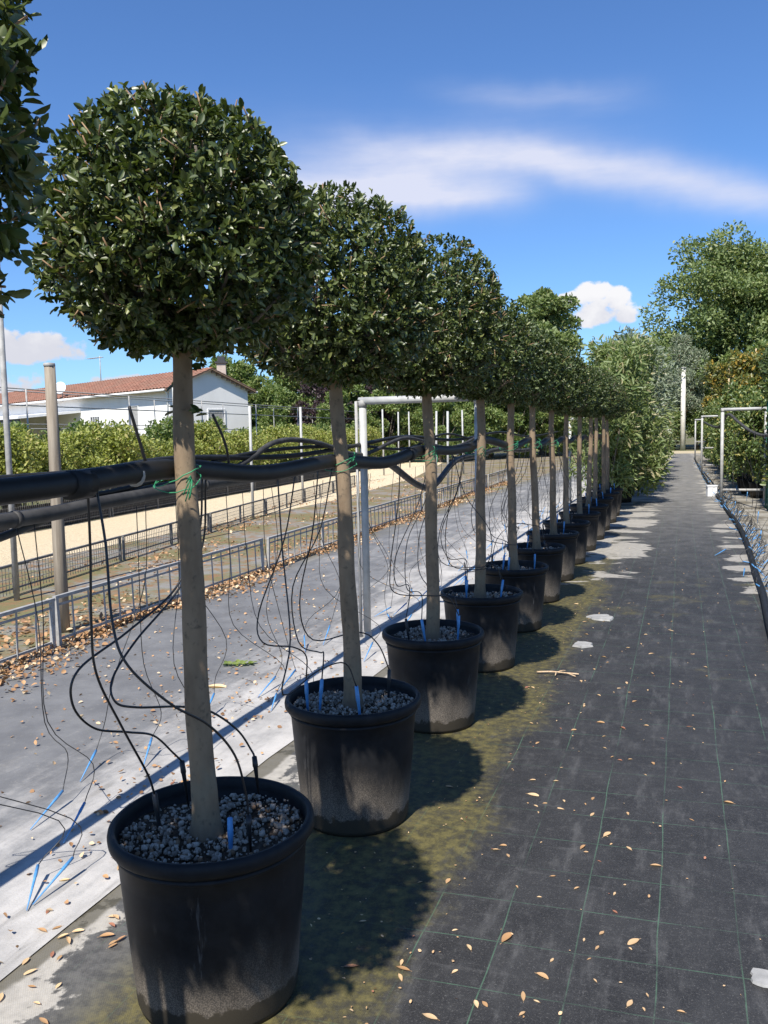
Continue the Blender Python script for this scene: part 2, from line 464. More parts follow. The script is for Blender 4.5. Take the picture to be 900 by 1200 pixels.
# grey strip with a frayed, slightly wavy edge on the path side
ys = np.linspace(-3, 61, 161)
edge = [(-1.955 + .012 * math.sin(y * 3.1) + .018 * math.sin(y * .9 + 1) + .006 * math.sin(y * 11), float(y)) for y in ys]
sheet('fabric_strip', [(-5.05, 61), (-4.85, -3)] + edge, .013, 'fabric_grey')
def f1x(y): return -4.62 - (y - 4.8) * .040
def f2x(y): return -6.20 - (y - 4.0) * .178
def f3x(y): return -10.35 - (y - 4.5) * .115
sheet('bed_floor', [(-4.8, -3), (-5.0, 61), (-16.3, 61), (f2x(-3) - 1.6, -3)], .005, 'bed_floor')
sheet('wood_chip_strip', [(-8.35, 2), (-8.45, 9), (-8.4, 20), (-9.6, 31), (-15.5, 60), (f3x(60), 60), (f3x(2), 2)], .010, 'wood_chips')
sheet('right_bed', [(.9, -3), (7, -3), (7, 61), (.75, 61), (.72, 31), (.9, 15), (.75, 9)], .012, 'right_bed_floor')

# ------------------------------------------------------------------ potted topiary trees
def make_pot_mesh():
    prof = [(.0, .012), (.19, .012), (.222, .0), (.229, .02), (.236, .10), (.245, .20), (.254, .30), (.262, .40), (.268, .478),
            (.274, .482), (.284, .487), (.291, .497), (.2925, .512), (.290, .524), (.283, .531), (.274, .531), (.268, .524), (.266, .50), (.264, .455), (.0, .450)]
    mb = MB(); mb.lathe(prof, 64, wob=lambda q, z: 1 + .006 * math.sin(2 * q + .7) * z / .5 + .004 * math.sin(3 * q) + .002 * math.sin(9 * q + z * 20))
    return mb.mesh('pot', 'pot_plastic', True)
POT = make_pot_mesh()
def make_rim_seam():
    mb = MB(); mb.lathe([(.2690, .462), (.2735, .466), (.2735, .472), (.2700, .476)], 64); return mb.mesh('rim_band', 'pot_plastic', True)
RIMB = make_rim_seam()
ICO = None
def ico():
    t = (1 + 5 ** .5) / 2
    v = np.array([(-1, t, 0), (1, t, 0), (-1, -t, 0), (1, -t, 0), (0, -1, t), (0, 1, t), (0, -1, -t), (0, 1, -t), (t, 0, -1), (t, 0, 1), (-t, 0, -1), (-t, 0, 1)], float)
    f = np.array([(0, 11, 5), (0, 5, 1), (0, 1, 7), (0, 7, 10), (0, 10, 11), (1, 5, 9), (5, 11, 4), (11, 10, 2), (10, 7, 6), (7, 1, 8), (3, 9, 4), (3, 4, 2), (3, 2, 6), (3, 6, 8), (3, 8, 9), (4, 9, 5), (2, 4, 11), (6, 2, 10), (8, 6, 7), (9, 8, 1)])
    return v / np.linalg.norm(v[0]), f
def make_gravel(n, seed, smin=.0045, smax=.0125):
    g = np.random.default_rng(seed); v, f = ico()
    r = .258 * np.sqrt(g.random(n)); q = g.random(n) * 2 * np.pi
    keep = r > .03; r = r[keep]; q = q[keep]; n = len(r)
    s = smin + (smax - smin) * g.random(n) ** 2.2
    z = .478 + .012 * np.sin(q * 2 + seed) * r / .25 + g.random(n) * .008
    P = np.stack([r * np.cos(q), r * np.sin(q), z], 1)
    sq = g.uniform(.55, 1.3, (n, 1, 3)); jit = g.uniform(.68, 1.2, (n, 12, 1))
    V = P[:, None, :] + v[None] * jit * sq * s[:, None, None]
    F = f[None] + (np.arange(n) * 12)[:, None, None]
    return np_mesh('gravel', V.reshape(-1, 3), F.reshape(-1, 3), 'stone')
def make_soil():
    mb = MB(); n = 40; V = [(0, 0, .482)]; F = []
    for k in range(1, 7):
        for j in range(n):
            q = 2 * math.pi * j / n; r = .265 * k / 6
            V.append((r * math.cos(q), r * math.sin(q), .474 + .010 * math.sin(q * 2 + 1) * r / .26 + .003 * math.sin(17 * q + k)))
    F = [(0, 1 + j, 1 + (j + 1) % n) for j in range(n)]
    F += [(1 + (k - 1) * n + j, 1 + k * n + j, 1 + k * n + (j + 1) % n, 1 + (k - 1) * n + (j + 1) % n) for k in range(1, 6) for j in range(n)]
    mb.add(V, F); return mb.mesh('soil', 'potting_soil', True)
SOIL = make_soil()
GRAV_NEAR = [make_gravel(1500, 3, .0028, .0112), make_gravel(1500, 4, .0028, .0112)]
GRAV_FAR = make_gravel(420, 5, .007, .013)

CZ, AT, AB = 2.15, .47, .27        # widest level, height above it, depth below it
def make_trunk(lean, r0, r1, ztop, seed):
    g = random.Random(seed); n = 14; k = 40; mb = MB(); P = []; rr = []
    ph = g.random() * 6
    for i in range(k):
        t = i / (k - 1); z = .44 + (ztop - .44) * t
        P.append((lean[0] * t + .008 * math.sin(4 * t + ph) + .004 * math.sin(13 * t + ph), lean[1] * t + .007 * math.cos(5 * t + ph), z))
        r = r0 + (r1 - r0) * t
        r *= 1 + .35 * math.exp(-((z - .46) / .05) ** 2) + .03 * math.sin(z * 23 + ph) + .05 * math.exp(-((z - 1.12 - .2 * g.random()) / .02) ** 2)
        if t > .93: r *= 1.0 + (t - .93) * 2.2
        rr.append(r)
    mb.tube(P, rr, n); return mb.mesh('trunk', 'bark', True), Vector(P[-1])
def crown_surf(D, Rc, at, ab, ph):
    """distance from the crown's middle to its clipped skin along unit directions D"""
    a = np.where(D[:, 2] >= 0, at, ab)
    e = 2.25
    s = (np.abs(np.hypot(D[:, 0], D[:, 1]) / Rc) ** e + np.abs(D[:, 2] / a) ** e) ** (-1 / e)
    l = 1 + .022 * np.sin(5 * D[:, 0] + ph) * np.sin(6 * D[:, 1] + 2 * ph) + .018 * np.sin(11 * D[:, 2] + 9 * D[:, 0] + ph) + .012 * np.sin(17 * D[:, 1] - 13 * D[:, 2] + ph)
    return s * l
def make_crown(Rc, at, ab, shoots, per, lsize, seed, mat, split=0, view=None, off=(0, 0)):
    """leaf arrays for a clipped crown: leafy shoots in the outer shell, fewer below"""
    global rng
    rng = np.random.default_rng(seed)
    D = unit(rng.normal(size=(int(shoots * 1.35), 3)))
    keep = (D[:, 2] > -.30) | (rng.random(len(D)) < .68)
    D = D[keep][:shoots]; n = len(D)
    rad = crown_surf(D, Rc, at, ab, seed)
    rad = rad - .026 * lsize / .034
    fr = 1 - .45 * rng.random(n) ** 1.7 + rng.normal(0, .010, n)
    C = D * (rad * fr)[:, None] + np.array([off[0], off[1], CZ])
    sd_ = unit(D * .9 + rng.normal(0, .55, (n, 3)) + np.array([0, 0, .35]))
    P = np.repeat(C, per, 0); d = np.repeat(sd_, per, 0); m_ = len(P)
    P = P + d * (np.tile(np.arange(per), n) / per * .045 * lsize / .034 - .03)[:, None] + rng.normal(0, .005, (m_, 3))
    U, S, W = leaf_frames(d, rng.uniform(.55, 1.25, m_), m_)
    W = unit(W + rng.normal(0, .22, (m_, 3))); U = unit(U - W * (U * W).sum(1, keepdims=True)); S = np.cross(W, U)
    size = lsize * rng.uniform(.6, 1.2, m_)
    pick = np.zeros(m_, bool)
    if split:
        out = ((P - np.array([off[0], off[1], CZ])) / np.array([Rc, Rc, at]))
        score = np.linalg.norm(out, axis=1) + .55 * (unit(out) @ np.asarray(view)) + .1 * rng.random(m_)
        score += .35 * np.abs(W @ np.asarray(view)); pick[np.argsort(-score)[:split]] = True
    V, F = scatter(P[~pick], U[~pick], S[~pick], W[~pick], size[~pick])
    me = np_mesh('leaves', V, F, mat)
    parts = [(P[i], U[i], S[i], W[i], size[i]) for i in np.nonzero(pick)[0]]
    return me, parts, C, sd_
LEAF_MESH = np_mesh('leaf', LEAF_V * np.array([1, .58, 1]), LEAF_F, 'leaf_topiary')
def make_twigs(C, sd_, n, seed, long=.052):
    g = np.random.default_rng(seed); mb = MB(); idx = g.choice(len(C), min(n, len(C)), False)
    for i in idx:
        a = Vector(C[i]); d = Vector(sd_[i]); l = long * g.uniform(.5, 1.25); q = Vector(g.normal(0, .25, 3))
        mb.tube([a - d * l * .9, a + (q * .15) * l, a + (d + q * .4).normalized() * l * .62], [.0026, .0022, .0017], 5)
    return mb.mesh('clipped_twigs', 'twig', True)
def branch_meshes(top, Rc, ab, n, seed):
    g = random.Random(seed); out = []
    for i in range(n):
        q = 2 * math.pi * (i + g.uniform(-.3, .3)) / n; l = Rc * g.uniform(.72, .95)
        dz = g.uniform(-.02, .42) if i % 3 else g.uniform(-.05, .04)
        p0 = top + Vector((0, 0, -.05 - .05 * g.random())); p3 = Vector((top.x + l * math.cos(q), top.y + l * math.sin(q), CZ + dz - .10))
        p1 = p0.lerp(p3, .35) + Vector((g.uniform(-.03, .03), g.uniform(-.03, .03), -.02)); p2 = p0.lerp(p3, .7) + Vector((g.uniform(-.03, .03), g.uniform(-.03, .03), -.03))
        mb = MB(); pts = spline([p0, p1, p2, p3], 4); k = len(pts)
        mb.tube(pts, [.0085 * (1 - j / k) + .003 for j in range(k)], 6)
        for b_ in range(3):
            s = pts[int(k * (.35 + .2 * b_))]; e = s + Vector((g.uniform(-1, 1), g.uniform(-1, 1), g.uniform(-.2, .9))).normalized() * l * .36
            mb.tube(spline([s, s.lerp(e, .5) + Vector((0, 0, .02)), e], 3), [.005, .0045, .004, .0035, .003, .0025, .002], 5)
        out.append(mb.mesh('branch', 'bark_dark', True))
    return out

ROWX = -1.325
ROW_Y = [.87, 2.11, 3.34, 4.60, 5.85, 7.07, 8.31, 9.55, 10.79, 12.03, 13.27, 14.51, 15.75, 16.99]
ROWG = 'ball-clipped evergreens in black pots along the path'
ORD = ['first', 'second', 'third', 'fourth', 'fifth', 'sixth', 'seventh', 'eighth']
def tree_label(i):
    if i == 0: return 'overhanging clipped evergreen crown at the row end away from the bushy shrubs'
    if i < 7: return 'ball-clipped evergreen tree in black pot, %s from the row end away from the bushy shrubs' % ORD[i]
    return 'ball-clipped evergreen tree in black pot, %s in line before the bushy shrubs' % ORD[13 - i]
def build_tree(i, Rc, at, ab, lean, shoots, per, lsize, split, near, mat='leaf_topiary'):
    root = empty('potted_tree', (ROWX, ROW_Y[i], .010), 0, tree_label(i), 'potted tree', ROWG)
    pot = link_obj('pot', POT, root); pot.rotation_euler = (0, 0, i * 1.7)
    link_obj('rim_band', RIMB, pot)
    if i == 1: pot.location = (.028, .012, 0); pot.scale = (1.03, 1.03, 1.0)
    so_ = link_obj('soil', SOIL, root)
    gv = link_obj('gravel', GRAV_NEAR[i % 2] if near else GRAV_FAR, root); gv['kind'] = 'stuff'; gv.rotation_euler = (0, 0, i * 2.1)
    if i == 1:
        for q_ in (so_, gv): q_.location = (.028, .012, 0); q_.scale = (1.03, 1.03, 1.0)
    tm, top = make_trunk(lean, .040, .027, 1.98, i + 20)
    tr = link_obj('trunk', tm, root)
    for bm_ in branch_meshes(top, Rc, ab, 13 if near else 7, i + 40): link_obj('branch', bm_, tr)
    vw = unit(np.array([-ROWX, -ROW_Y[i], -.45]))
    me, parts, C, sd_ = make_crown(Rc, at, ab, shoots, per, lsize, i + 60, mat, split, vw, (lean[0], lean[1]))
    cr = link_obj('crown', me, root); cr['kind'] = 'stuff'
    tw = link_obj('clipped_twigs', make_twigs(C, sd_, 420 if near else 140, i + 80), cr); tw['kind'] = 'stuff'
    for P, U, S, W, s in parts:
        lf = link_obj('leaf', LEAF_MESH, cr)
        m4 = Matrix((Vector(U), Vector(S), Vector(W))).transposed().to_4x4() @ Matrix.Scale(s, 4); m4.translation = Vector(P)
        lf.matrix_basis = m4
    return root
trees = []
def sprouts(tree_, n, seed):
    g = random.Random(seed); tr = [c_ for c_ in tree_.children if c_.name.startswith('trunk')][0]
    for k in range(n):
        a = g.choice((math.pi * .95, -.25)) + g.uniform(-.5, .5); z = g.uniform(1.70, 1.86)
        lf = link_obj('sprout_leaf', LEAF_MESH, tr, (.028 * math.cos(a), .028 * math.sin(a), z)); sz = g.uniform(.032, .046); lf.scale = (sz, sz, sz)
        lf.rotation_euler = (g.uniform(-.8, .8), g.uniform(-.3, .7), a + g.uniform(-.5, .5))
trees.append(build_tree(0, .475, .50, .46, (.0, .0), 2700, 9, .032, 300, True))
trees.append(build_tree(1, .400, .435, .29, (.0, .0), 3200, 9, .0275, 300, True))
trees.append(build_tree(2, .44, .52, .31, (-.045, .0), 3500, 9, .0275, 300, True))
trees.append(build_tree(3, .46, .60, .31, (-.02, .02), 3500, 9, .0275, 0, True))
sprouts(trees[1], 12, 3); sprouts(trees[2], 5, 4)
proto = build_tree(4, .41, .455, .29, (.0, .0), 2500, 7, .031, 0, False, 'leaf_topiary_far')
trees.append(proto)
proto2 = build_tree(5, .40, .45, .29, (-.02, .02), 2200, 7, .033, 0, False, 'leaf_topiary_far')
trees.append(proto2)
for i in range(6, 14):
    t = copy_tree(proto if i % 2 else proto2)
    t.location = (ROWX + random.uniform(-.03, .03), ROW_Y[i], .010); t.rotation_euler = (0, 0, i * 2.3)
    s = random.uniform(.97, 1.03); t.scale = (s, s, random.uniform(.98, 1.02)); t['label'] = tree_label(i); trees.append(t)

# ------------------------------------------------------------------ irrigation pipes
def pipe_thing(name, P, r, mat, label, cat, group=None, n=12, k=8, ties=(), lump=0.):
    root = empty(name, tuple(P[0]), 0, label, cat, group); o = Vector(P[0])
    pts = [q - o for q in spline(P, k)]
    mb = MB(); mb.tube(pts, r, n); mb.build('pipe', mat, root, smooth=True)
    return root, o
MAINX = ROWX - .065
main_pts = [(MAINX - .01, -2.5, 1.55), (MAINX, .2, 1.545), (MAINX, 1.5, 1.545), (MAINX, 2.11, 1.565), (MAINX, 2.7, 1.525), (MAINX, 3.34, 1.545), (MAINX, 4.0, 1.515), (MAINX, 4.60, 1.56),
            (MAINX, 5.3, 1.545), (MAINX, 5.85, 1.56), (MAINX - .02, 6.4, 1.60), (MAINX, 7.07, 1.55), (MAINX - .02, 7.7, 1.53), (MAINX, 8.31, 1.58)] + \
           [(MAINX, y + d, 1.55 + z) for y in ROW_Y[7:] for d, z in ((-.6, -.03), (0, .02))]
mroot, mo = pipe_thing('irrigation_pipe', main_pts, .030, 'pipe_black', 'fat black irrigation pipe tied to the tree trunks at chest height', 'pipe')
# joint collars and green tie wire
for y in (1.72, 4.42):
    mb = MB(); mb.tube([(0, -.035, 0), (0, .035, 0)], .036, 14); mb.build('coupling', 'pipe_black', mroot, Vector((MAINX, y, 1.545)) - mo, True)
mb = MB(); mb.tube([(0, -.004, 0), (0, .004, 0)], .0315, 14); 
mb.build('clip', 'galvanised_dull', mroot, Vector((MAINX, 1.95, 1.556)) - mo, True)
for pts in ([(0, -.062, .180), (0, -.030, .105), (0, .006, .02)], [(0, -.062, .175), (0, -.012, .115), (0, .018, .065), (0, .030, .01)]):
    yb = 2.0 if len(pts) == 3 else 2.43
    mb = MB(); mb.tube(spline(pts, 4), .0045, 6); mb.tube([pts[-1], (pts[-1][0], pts[-1][1], pts[-1][2] - .02)], .010, 8)
    mb.build('riser_tube', 'tube_black', mroot, Vector((MAINX, yb, 1.56 if yb < 2.2 else 1.55)) - mo, True)
def tie_mesh(seed):
    g = random.Random(seed); mb = MB()
    for k in range(2):
        pts = []
        for j in range(21):
            q = 2 * math.pi * j / 20
            pts.append((-.036 + (.074 + g.uniform(-.004, .004)) * math.cos(q), (.043 + g.uniform(-.003, .003)) * math.sin(q), (k - 1) * .014 + .03 * math.sin(q + k) + g.uniform(-.003, .003)))
        mb.tube(pts, .0019, 5)
    for k in range(5):
        a = Vector((.03, -.035, .0)); e = a + Vector((g.uniform(-.02, .03), g.uniform(-.05, .0), g.uniform(-.07, .05)))
        mb.tube(spline([a, a.lerp(e, .5) + Vector((.015, -.015, .01)), e], 4), .0019, 5)
    return mb.mesh('tie_wire', 'tie_green', True)
TIES = [tie_mesh(k) for k in range(3)]
for i, y in enumerate(ROW_Y[:8]):
    link_obj('tie_wire', TIES[i % 3], mroot, Vector((ROWX + trees[i].children[0].location.x - .0, y, 1.545)) - mo)
# second pipe on the bed's far side, hung from the frames
P2X = -2.42
p2 = [(P2X, -2.5, 1.36), (P2X, 1.0, 1.36), (P2X, 2.6, 1.355), (P2X, 3.2, 1.38), (P2X, 4.2, 1.41), (P2X, 5.3, 1.42), (P2X + .05, 6.42, 1.42), (P2X, 7.0, 1.42), (P2X, 7.9, 1.17), (P2X, 8.5, 1.12), (P2X, 9.4, 1.34),
      (P2X, 10.5, 1.38), (P2X, 12, 1.42), (P2X, 14, 1.36), (P2X, 17, 1.45), (P2X, 20, 1.40)]
r_, o_ = pipe_thing('irrigation_pipe', p2, .031, 'hose_grey', 'sagging dark grey irrigation pipe behind the trunks, over the pale fabric', 'pipe')
for y, z in ((2.62, 1.355), (4.0, 1.402), (5.1, 1.418)):
    mb = MB(); mb.tube([(0, -.012, 0), (0, .012, 0)], .0345, 14); mb.build('clip', 'hose_grey', r_, Vector((P2X, y, z)) - o_, True)
def hose(P, r, lab, mat='hose_grey', name='hose', n=8, group=None):
    mb = MB(); o = Vector(P[0]); mb.tube([q - o for q in spline(P, 7)], r, n)
    return setp(mb.build(name, mat, None, o, True), lab, 'hose', group)
hose([(-2.45, 1.3, 1.05), (-2.45, 2.0, 1.20), (-2.45, 2.6, 1.295), (-2.45, 3.2, 1.39), (-2.43, 4.3, 1.47), (-2.43, 4.9, 1.62), (-2.42, 5.5, 1.61), (-2.42, 6.42, 1.50), (-2.42, 7.6, 1.62), (-2.415, 9.2, 1.50), (-2.42, 11, 1.66)], .017, 'thin grey hose twisting round the sagging irrigation pipe')
hose([(-2.435, 1.629, 1.517), (-2.435, 3.006, 1.515), (-2.435, 3.758, 1.552), (-2.435, 5.037, 1.526), (-2.435, 6.157, 1.564), (-2.435, 7.624, 1.632), (-2.435, 9.523, 1.581), (-2.43, 12, 1.66), (-2.43, 14.5, 1.58), (-2.43, 18, 1.65)], .016, 'thin dark hose looping just above the fat black pipe', 'pipe_black')
hose([(-2.435, 1.323, 1.476), (-2.435, 2.645, 1.46), (-2.435, 3.224, 1.419), (-2.435, 4.606, 1.561), (-2.435, 6.244, 1.572), (-2.435, 7.638, 1.521), (-2.43, 9.0, 1.65), (-2.43, 10.5, 1.56)], .012, 'thinnest black hose sagging below the twisted hoses', 'pipe_black')

# ------------------------------------------------------------------ frames
def frame(x0, x1, y, h, label, r=.03, braces=()):
    root = empty('goal_frame', (x0, y, 0), 0, label, 'frame', 'galvanised goal-shaped frames'); w_ = x1 - x0
    for x in (0, w_):
        mb = MB(); mb.tube([(x, 0, -.02), (x, 0, h - r)], r, 16); mb.build('post', 'galvanised', root, smooth=True)
        mb = MB(); mb.lathe([(r + .006, -.01), (r + .006, .05), (r, .055)], 16, (x, 0, 0)); mb.build('ground_socket', 'galvanised_dull', root, smooth=True)
    mb = MB(); mb.tube([(-r, 0, h), (w_ + r, 0, h)], r, 16); mb.build('top_bar', 'galvanised', root, smooth=True)
    for x in (0, w_):
        mb = MB(); mb.tube([(x, 0, h - .05), (x, 0, h + r * .2)], r * 1.14, 14); mb.build('corner_joint', 'galvanised_dull', root, smooth=True)
    for z in braces:
        mb = MB(); mb.tube([(0, 0, z), (w_, 0, z)], r * .8, 10); mb.build('brace', 'galvanised_dull', root, smooth=True)
    return root
fr = frame(-2.41, -1.47, 6.43, 1.925, 'grey goal-shaped pipe frame straddling the row between the fourth and fifth pots')
mb = MB(); mb.tube([(-.045, -.03, -.02), (-.045, -.03, 1.93)], .012, 10); mb.build('side_rod', 'galvanised_dull', fr, smooth=True)
frame(-2.41, -1.47, 19.9, 1.93, 'grey pipe frame half hidden by the bushy shrubs past the last tree')
frame(.84, 1.72, 20.2, 2.06, 'pale goal-shaped pipe frame over the blue stakes, with a low brace', .035, (.30,))
frame(.70, 1.60, 33.5, 2.10, 'pale pipe frame beyond the white box, by the bed of tall plants', .035, (.32, .95))
frame(.66, 1.60, 46.8, 2.12, 'pale pipe frame close to the dirt track at the path end', .035, (.3, 1.0))

# ------------------------------------------------------------------ drip lines
def stake_mesh(l, r=.0062):
    mb = MB(); mb.tube([(0, 0, 0), (0, 0, l * .72), (0, 0, l * .76), (0, 0, l)], [r * .35, r, r * 1.25, r * 1.1], 7); return mb
STAKES = {('stake_black', .22): stake_mesh(.22, .0072).mesh('stake', 'stake_black', True),
          ('stake_blue', .20): stake_mesh(.20, .0072).mesh('stake', 'stake_blue', True),
          ('stake_blue', .26): stake_mesh(.26, .0056).mesh('stake', 'stake_blue', True)}
def drip(P, r, stake, tip, top, label, group, tube_k=6):
    """one micro tube with the stake it feeds: tip = buried point, top = upper end of the stake"""
    tip = Vector(tip); top = Vector(top); root = empty('drip_line', tuple(tip), 0, label, 'drip line', group)
    me = STAKES[stake]; s = link_obj('stake', me, root)
    d = (top - tip); s.rotation_euler = d.to_track_quat('Z', 'Y').to_euler()
    s.scale = (1, 1, d.length / stake[1])
    pts = spline([Vector(p) - tip for p in P] + [d], tube_k)
    mb = MB(); mb.tube(pts, r, 6); mb.build('tube', 'tube_black', root, smooth=True)
    return root
PZ = 1.53
G1 = 'black feed tubes looping down to the pots'
t1 = Vector((ROWX, 2.11, 0))
NEARLAB = ['black tube dropping straight into the gravel-filled pot, left of its trunk', 'black tube crossing in front of the trunk to a black stake in the gravel pot',
           'black tube making the widest loop, ending behind the trunk in the gravel pot', 'black tube with a tight bend running behind the trunk to the pot rim']
NEAR_LINES = [([(-1.4, 1.767, 1.527), (-1.43, 1.802, 1.36), (-1.45, 1.817, 1.177), (-1.45, 1.827, 1.038), (-1.45, 1.919, 0.868), (-1.46, 2.039, 0.687)], (-1.46, 2.105, 0.396), (-1.46, 2.072, 0.609)), ([(-1.4, 1.8, 1.531), (-1.36, 1.774, 1.387), (-1.32, 1.733, 1.202), (-1.28, 1.732, 1.098), (-1.22, 1.818, 0.98), (-1.18, 1.931, 0.89), (-1.15, 2.008, 0.783), (-1.14, 2.044, 0.66)], (-1.135, 2.052, 0.483), (-1.14, 2.054, 0.594)), ([(-1.41, 2.324, 1.529), (-1.44, 2.341, 1.352), (-1.47, 2.24, 1.191), (-1.5, 2.037, 1.102), (-1.52, 1.843, 1.04), (-1.53, 1.824, 0.951), (-1.53, 1.905, 0.858), (-1.51, 2.028, 0.806), (-1.49, 2.124, 0.764), (-1.47, 2.192, 0.688)], (-1.46, 2.249, 0.494), (-1.46, 2.222, 0.651)), ([(-1.41, 2.345, 1.528), (-1.46, 2.391, 1.305), (-1.48, 2.253, 1.17), (-1.48, 2.048, 1.076), (-1.46, 1.906, 1.004), (-1.44, 1.885, 0.947), (-1.42, 1.951, 0.912), (-1.4, 2.129, 0.86), (-1.34, 2.196, 0.831), (-1.29, 2.273, 0.751), (-1.26, 2.306, 0.675)], (-1.24, 2.304, 0.54), (-1.245, 2.294, 0.662))]
for (P, tip, top), lab in zip(NEAR_LINES, NEARLAB):
    drip(P, .0034, ('stake_black', .22), tip, top, lab, G1, 8)
s_ = empty('drip_stake', (-1.205, 2.06, .36), 0, 'short blue stake standing alone in the gravel of the nearest full pot', 'stake', 'stakes without tube')
q = link_obj('stake', STAKES[('stake_blue', .20)], s_); q.rotation_euler = (.05, .04, 0); q.scale = (1, 1, 1.1)
gr = random.Random(11)
for i in range(2, 14):
    y = ROW_Y[i]; n = 4 if i < 6 else 3
    for k in range(n):
        a = gr.uniform(0, 2 * math.pi) if k else math.pi * 1.25
        rr = gr.uniform(.12, .22); sx = ROWX + rr * math.cos(a); sy = y + rr * math.sin(a)
        tip = (sx, sy, .40); blue = gr.random() < .75
        top = (sx + gr.uniform(-.03, .03), sy + gr.uniform(-.04, .04), .40 + (.235 if blue else .22))
        y0 = y + gr.uniform(-.62, .62); x0 = MAINX + gr.uniform(-.03, .01)
        out = gr.choice((-1, -1, -1, 1)) * gr.uniform(.06, .26) ; dyl = gr.uniform(-.34, .34)
        P = [(x0, y0, PZ), (x0 + out * .3, y0 + dyl * .2, 1.25), (x0 + out * .9, y0 + dyl * .6, gr.uniform(.92, 1.05)), (x0 + out * .8, y0 + dyl, gr.uniform(.74, .84)),
             ((x0 + out * .4 + top[0]) / 2, (y0 + dyl + top[1]) / 2, gr.uniform(.68, .80)), (top[0] * .8 + x0 * .2, top[1] + (y0 - top[1]) * .12, .74)]
        drip(P, .0030, ('stake_blue', .20) if blue else ('stake_black', .22), tip, top,
             'thin tube looping from fat pipe to a %s stake in a black pot' % ('blue' if blue else 'black'), G1, 5)
# unused lines of the second pipe: hang to the pale fabric, blue stakes lying on it
G2 = 'unused feed tubes hanging over the pale fabric'
y = .6
while y < 20:
    for k in range(2):
        yy = y + gr.uniform(-.15, .15); sx = P2X + gr.uniform(-.32, .28); sy = yy + gr.uniform(-.25, .45)
        a = gr.uniform(-.9, .7); l = gr.uniform(.20, .27)
        tip = (sx, sy, .020); top = (sx + l * math.sin(a) * .6, sy + l * math.cos(a), .030 + gr.uniform(0, .10))
        P = [(P2X, yy, 1.34), (P2X + gr.uniform(-.04, .04), yy + gr.uniform(-.05, .05), .95), (P2X + gr.uniform(-.1, .12), (yy + sy) / 2 + gr.uniform(-.1, .1), .55),
             (top[0] + gr.uniform(-.05, .05), top[1] + gr.uniform(.0, .1), .22)]
        drip(P, .0021, ('stake_blue', .26), tip, top, 'hairline tube hanging to a blue stake resting on the pale fabric', G2, 5)
    y += gr.uniform(.42, .75)
# right-hand bed: hose on the ground with its blue stakes
hose([(.62, 5.5, .05), (.70, 7.6, .05), (.76, 8.9, .05), (.79, 10.2, .05), (.84, 11.6, .05), (.88, 13.2, .06), (.90, 15, .06), (.86, 18, .06), (.84, 20.2, .06), (.78, 25, .06), (.72, 31, .06), (.70, 40, .06), (.66, 50, .06)], .034, 'black hose lying along the path edge under the blue stakes', 'pipe_black', 'hose', 10)
y = 8.6
G3 = 'blue stakes heaped along the hose at the path edge'
while y < 44:
    hx = np.interp(y, [8.9, 11.6, 15, 20, 31, 44], [.77, .84, .90, .84, .72, .68])
    for k in range(3 if y < 24 else 2):
        l = gr.uniform(.14, .26); a = gr.uniform(-1.2, 1.2) + gr.choice((0, 0, math.pi)); sx = hx + gr.uniform(-.02, .14); sy = y + gr.uniform(-.2, .2)
        e = gr.uniform(.02, .75)
        tip = Vector((sx, sy, .02)); d = Vector((math.sin(a) * math.cos(e), math.cos(a) * math.cos(e), math.sin(e))) * l
        top = tip + d
        P = [(hx + .02, sy + gr.uniform(-.2, .2), .09), (hx + .12, sy + gr.uniform(-.15, .15), .28), tuple(top + Vector((gr.uniform(-.05, .05), gr.uniform(-.05, .05), .10)))]
        drip(P, .0025, ('stake_blue', .26), tip, top, 'blue stake with a short black tube tangled by the path-edge hose', G3, 4)
    y += gr.uniform(.30, .55) if y < 24 else gr.uniform(.7, 1.2)
for j, (a, b_) in enumerate((((.42, 11.7), (.80, 12.6)), ((.66, 10.1), (.78, 11.4)))):
    o = empty('drip_stake', (a[0], a[1], .02), 0, ('long blue stake poking furthest out over the dark path', 'blue stake leaning from the hose onto the dark path')[j], 'stake', 'stakes without tube')
    d = Vector((b_[0] - a[0], b_[1] - a[1], .10)); q = link_obj('stake', STAKES[('stake_blue', .26)], o)
    q.rotation_euler = d.to_track_quat('Z', 'Y').to_euler(); q.scale = (1.2, 1.2, .38 / .26)
# thin feed tubes in the right-hand bed hanging from an overhead pipe
hose([(1.72, 13, 1.95), (1.70, 15.5, 1.85), (1.55, 17.3, 1.52), (1.32, 18.2, 1.56), (1.1, 19.2, 1.78), (.95, 20.2, 1.95), (.9, 23, 1.7), (.85, 27, 1.72), (.76, 33.5, 1.9)], .030, 'grey hose sagging from the pale frame over the right-hand plants')
for k in range(26):
    y = 13 + 22 * (k / 26) + gr.uniform(-.3, .3); x = gr.uniform(.95, 1.5); z = 1.6
    tip = (x + gr.uniform(-.1, .1), y + gr.uniform(-.2, .2), .02); top = (tip[0] + .02, tip[1] + .03, .22)
    drip([(x, y, z), (x + gr.uniform(-.12, .12), y, 1.1), (x + gr.uniform(-.15, .15), y + gr.uniform(-.2, .2), .6)], .0026, ('stake_blue', .20) if k % 3 == 0 else ('stake_black', .22), tip, top,
         'thin tube hanging in front of the right-hand plants', 'feed tubes of the right-hand bed', 4)

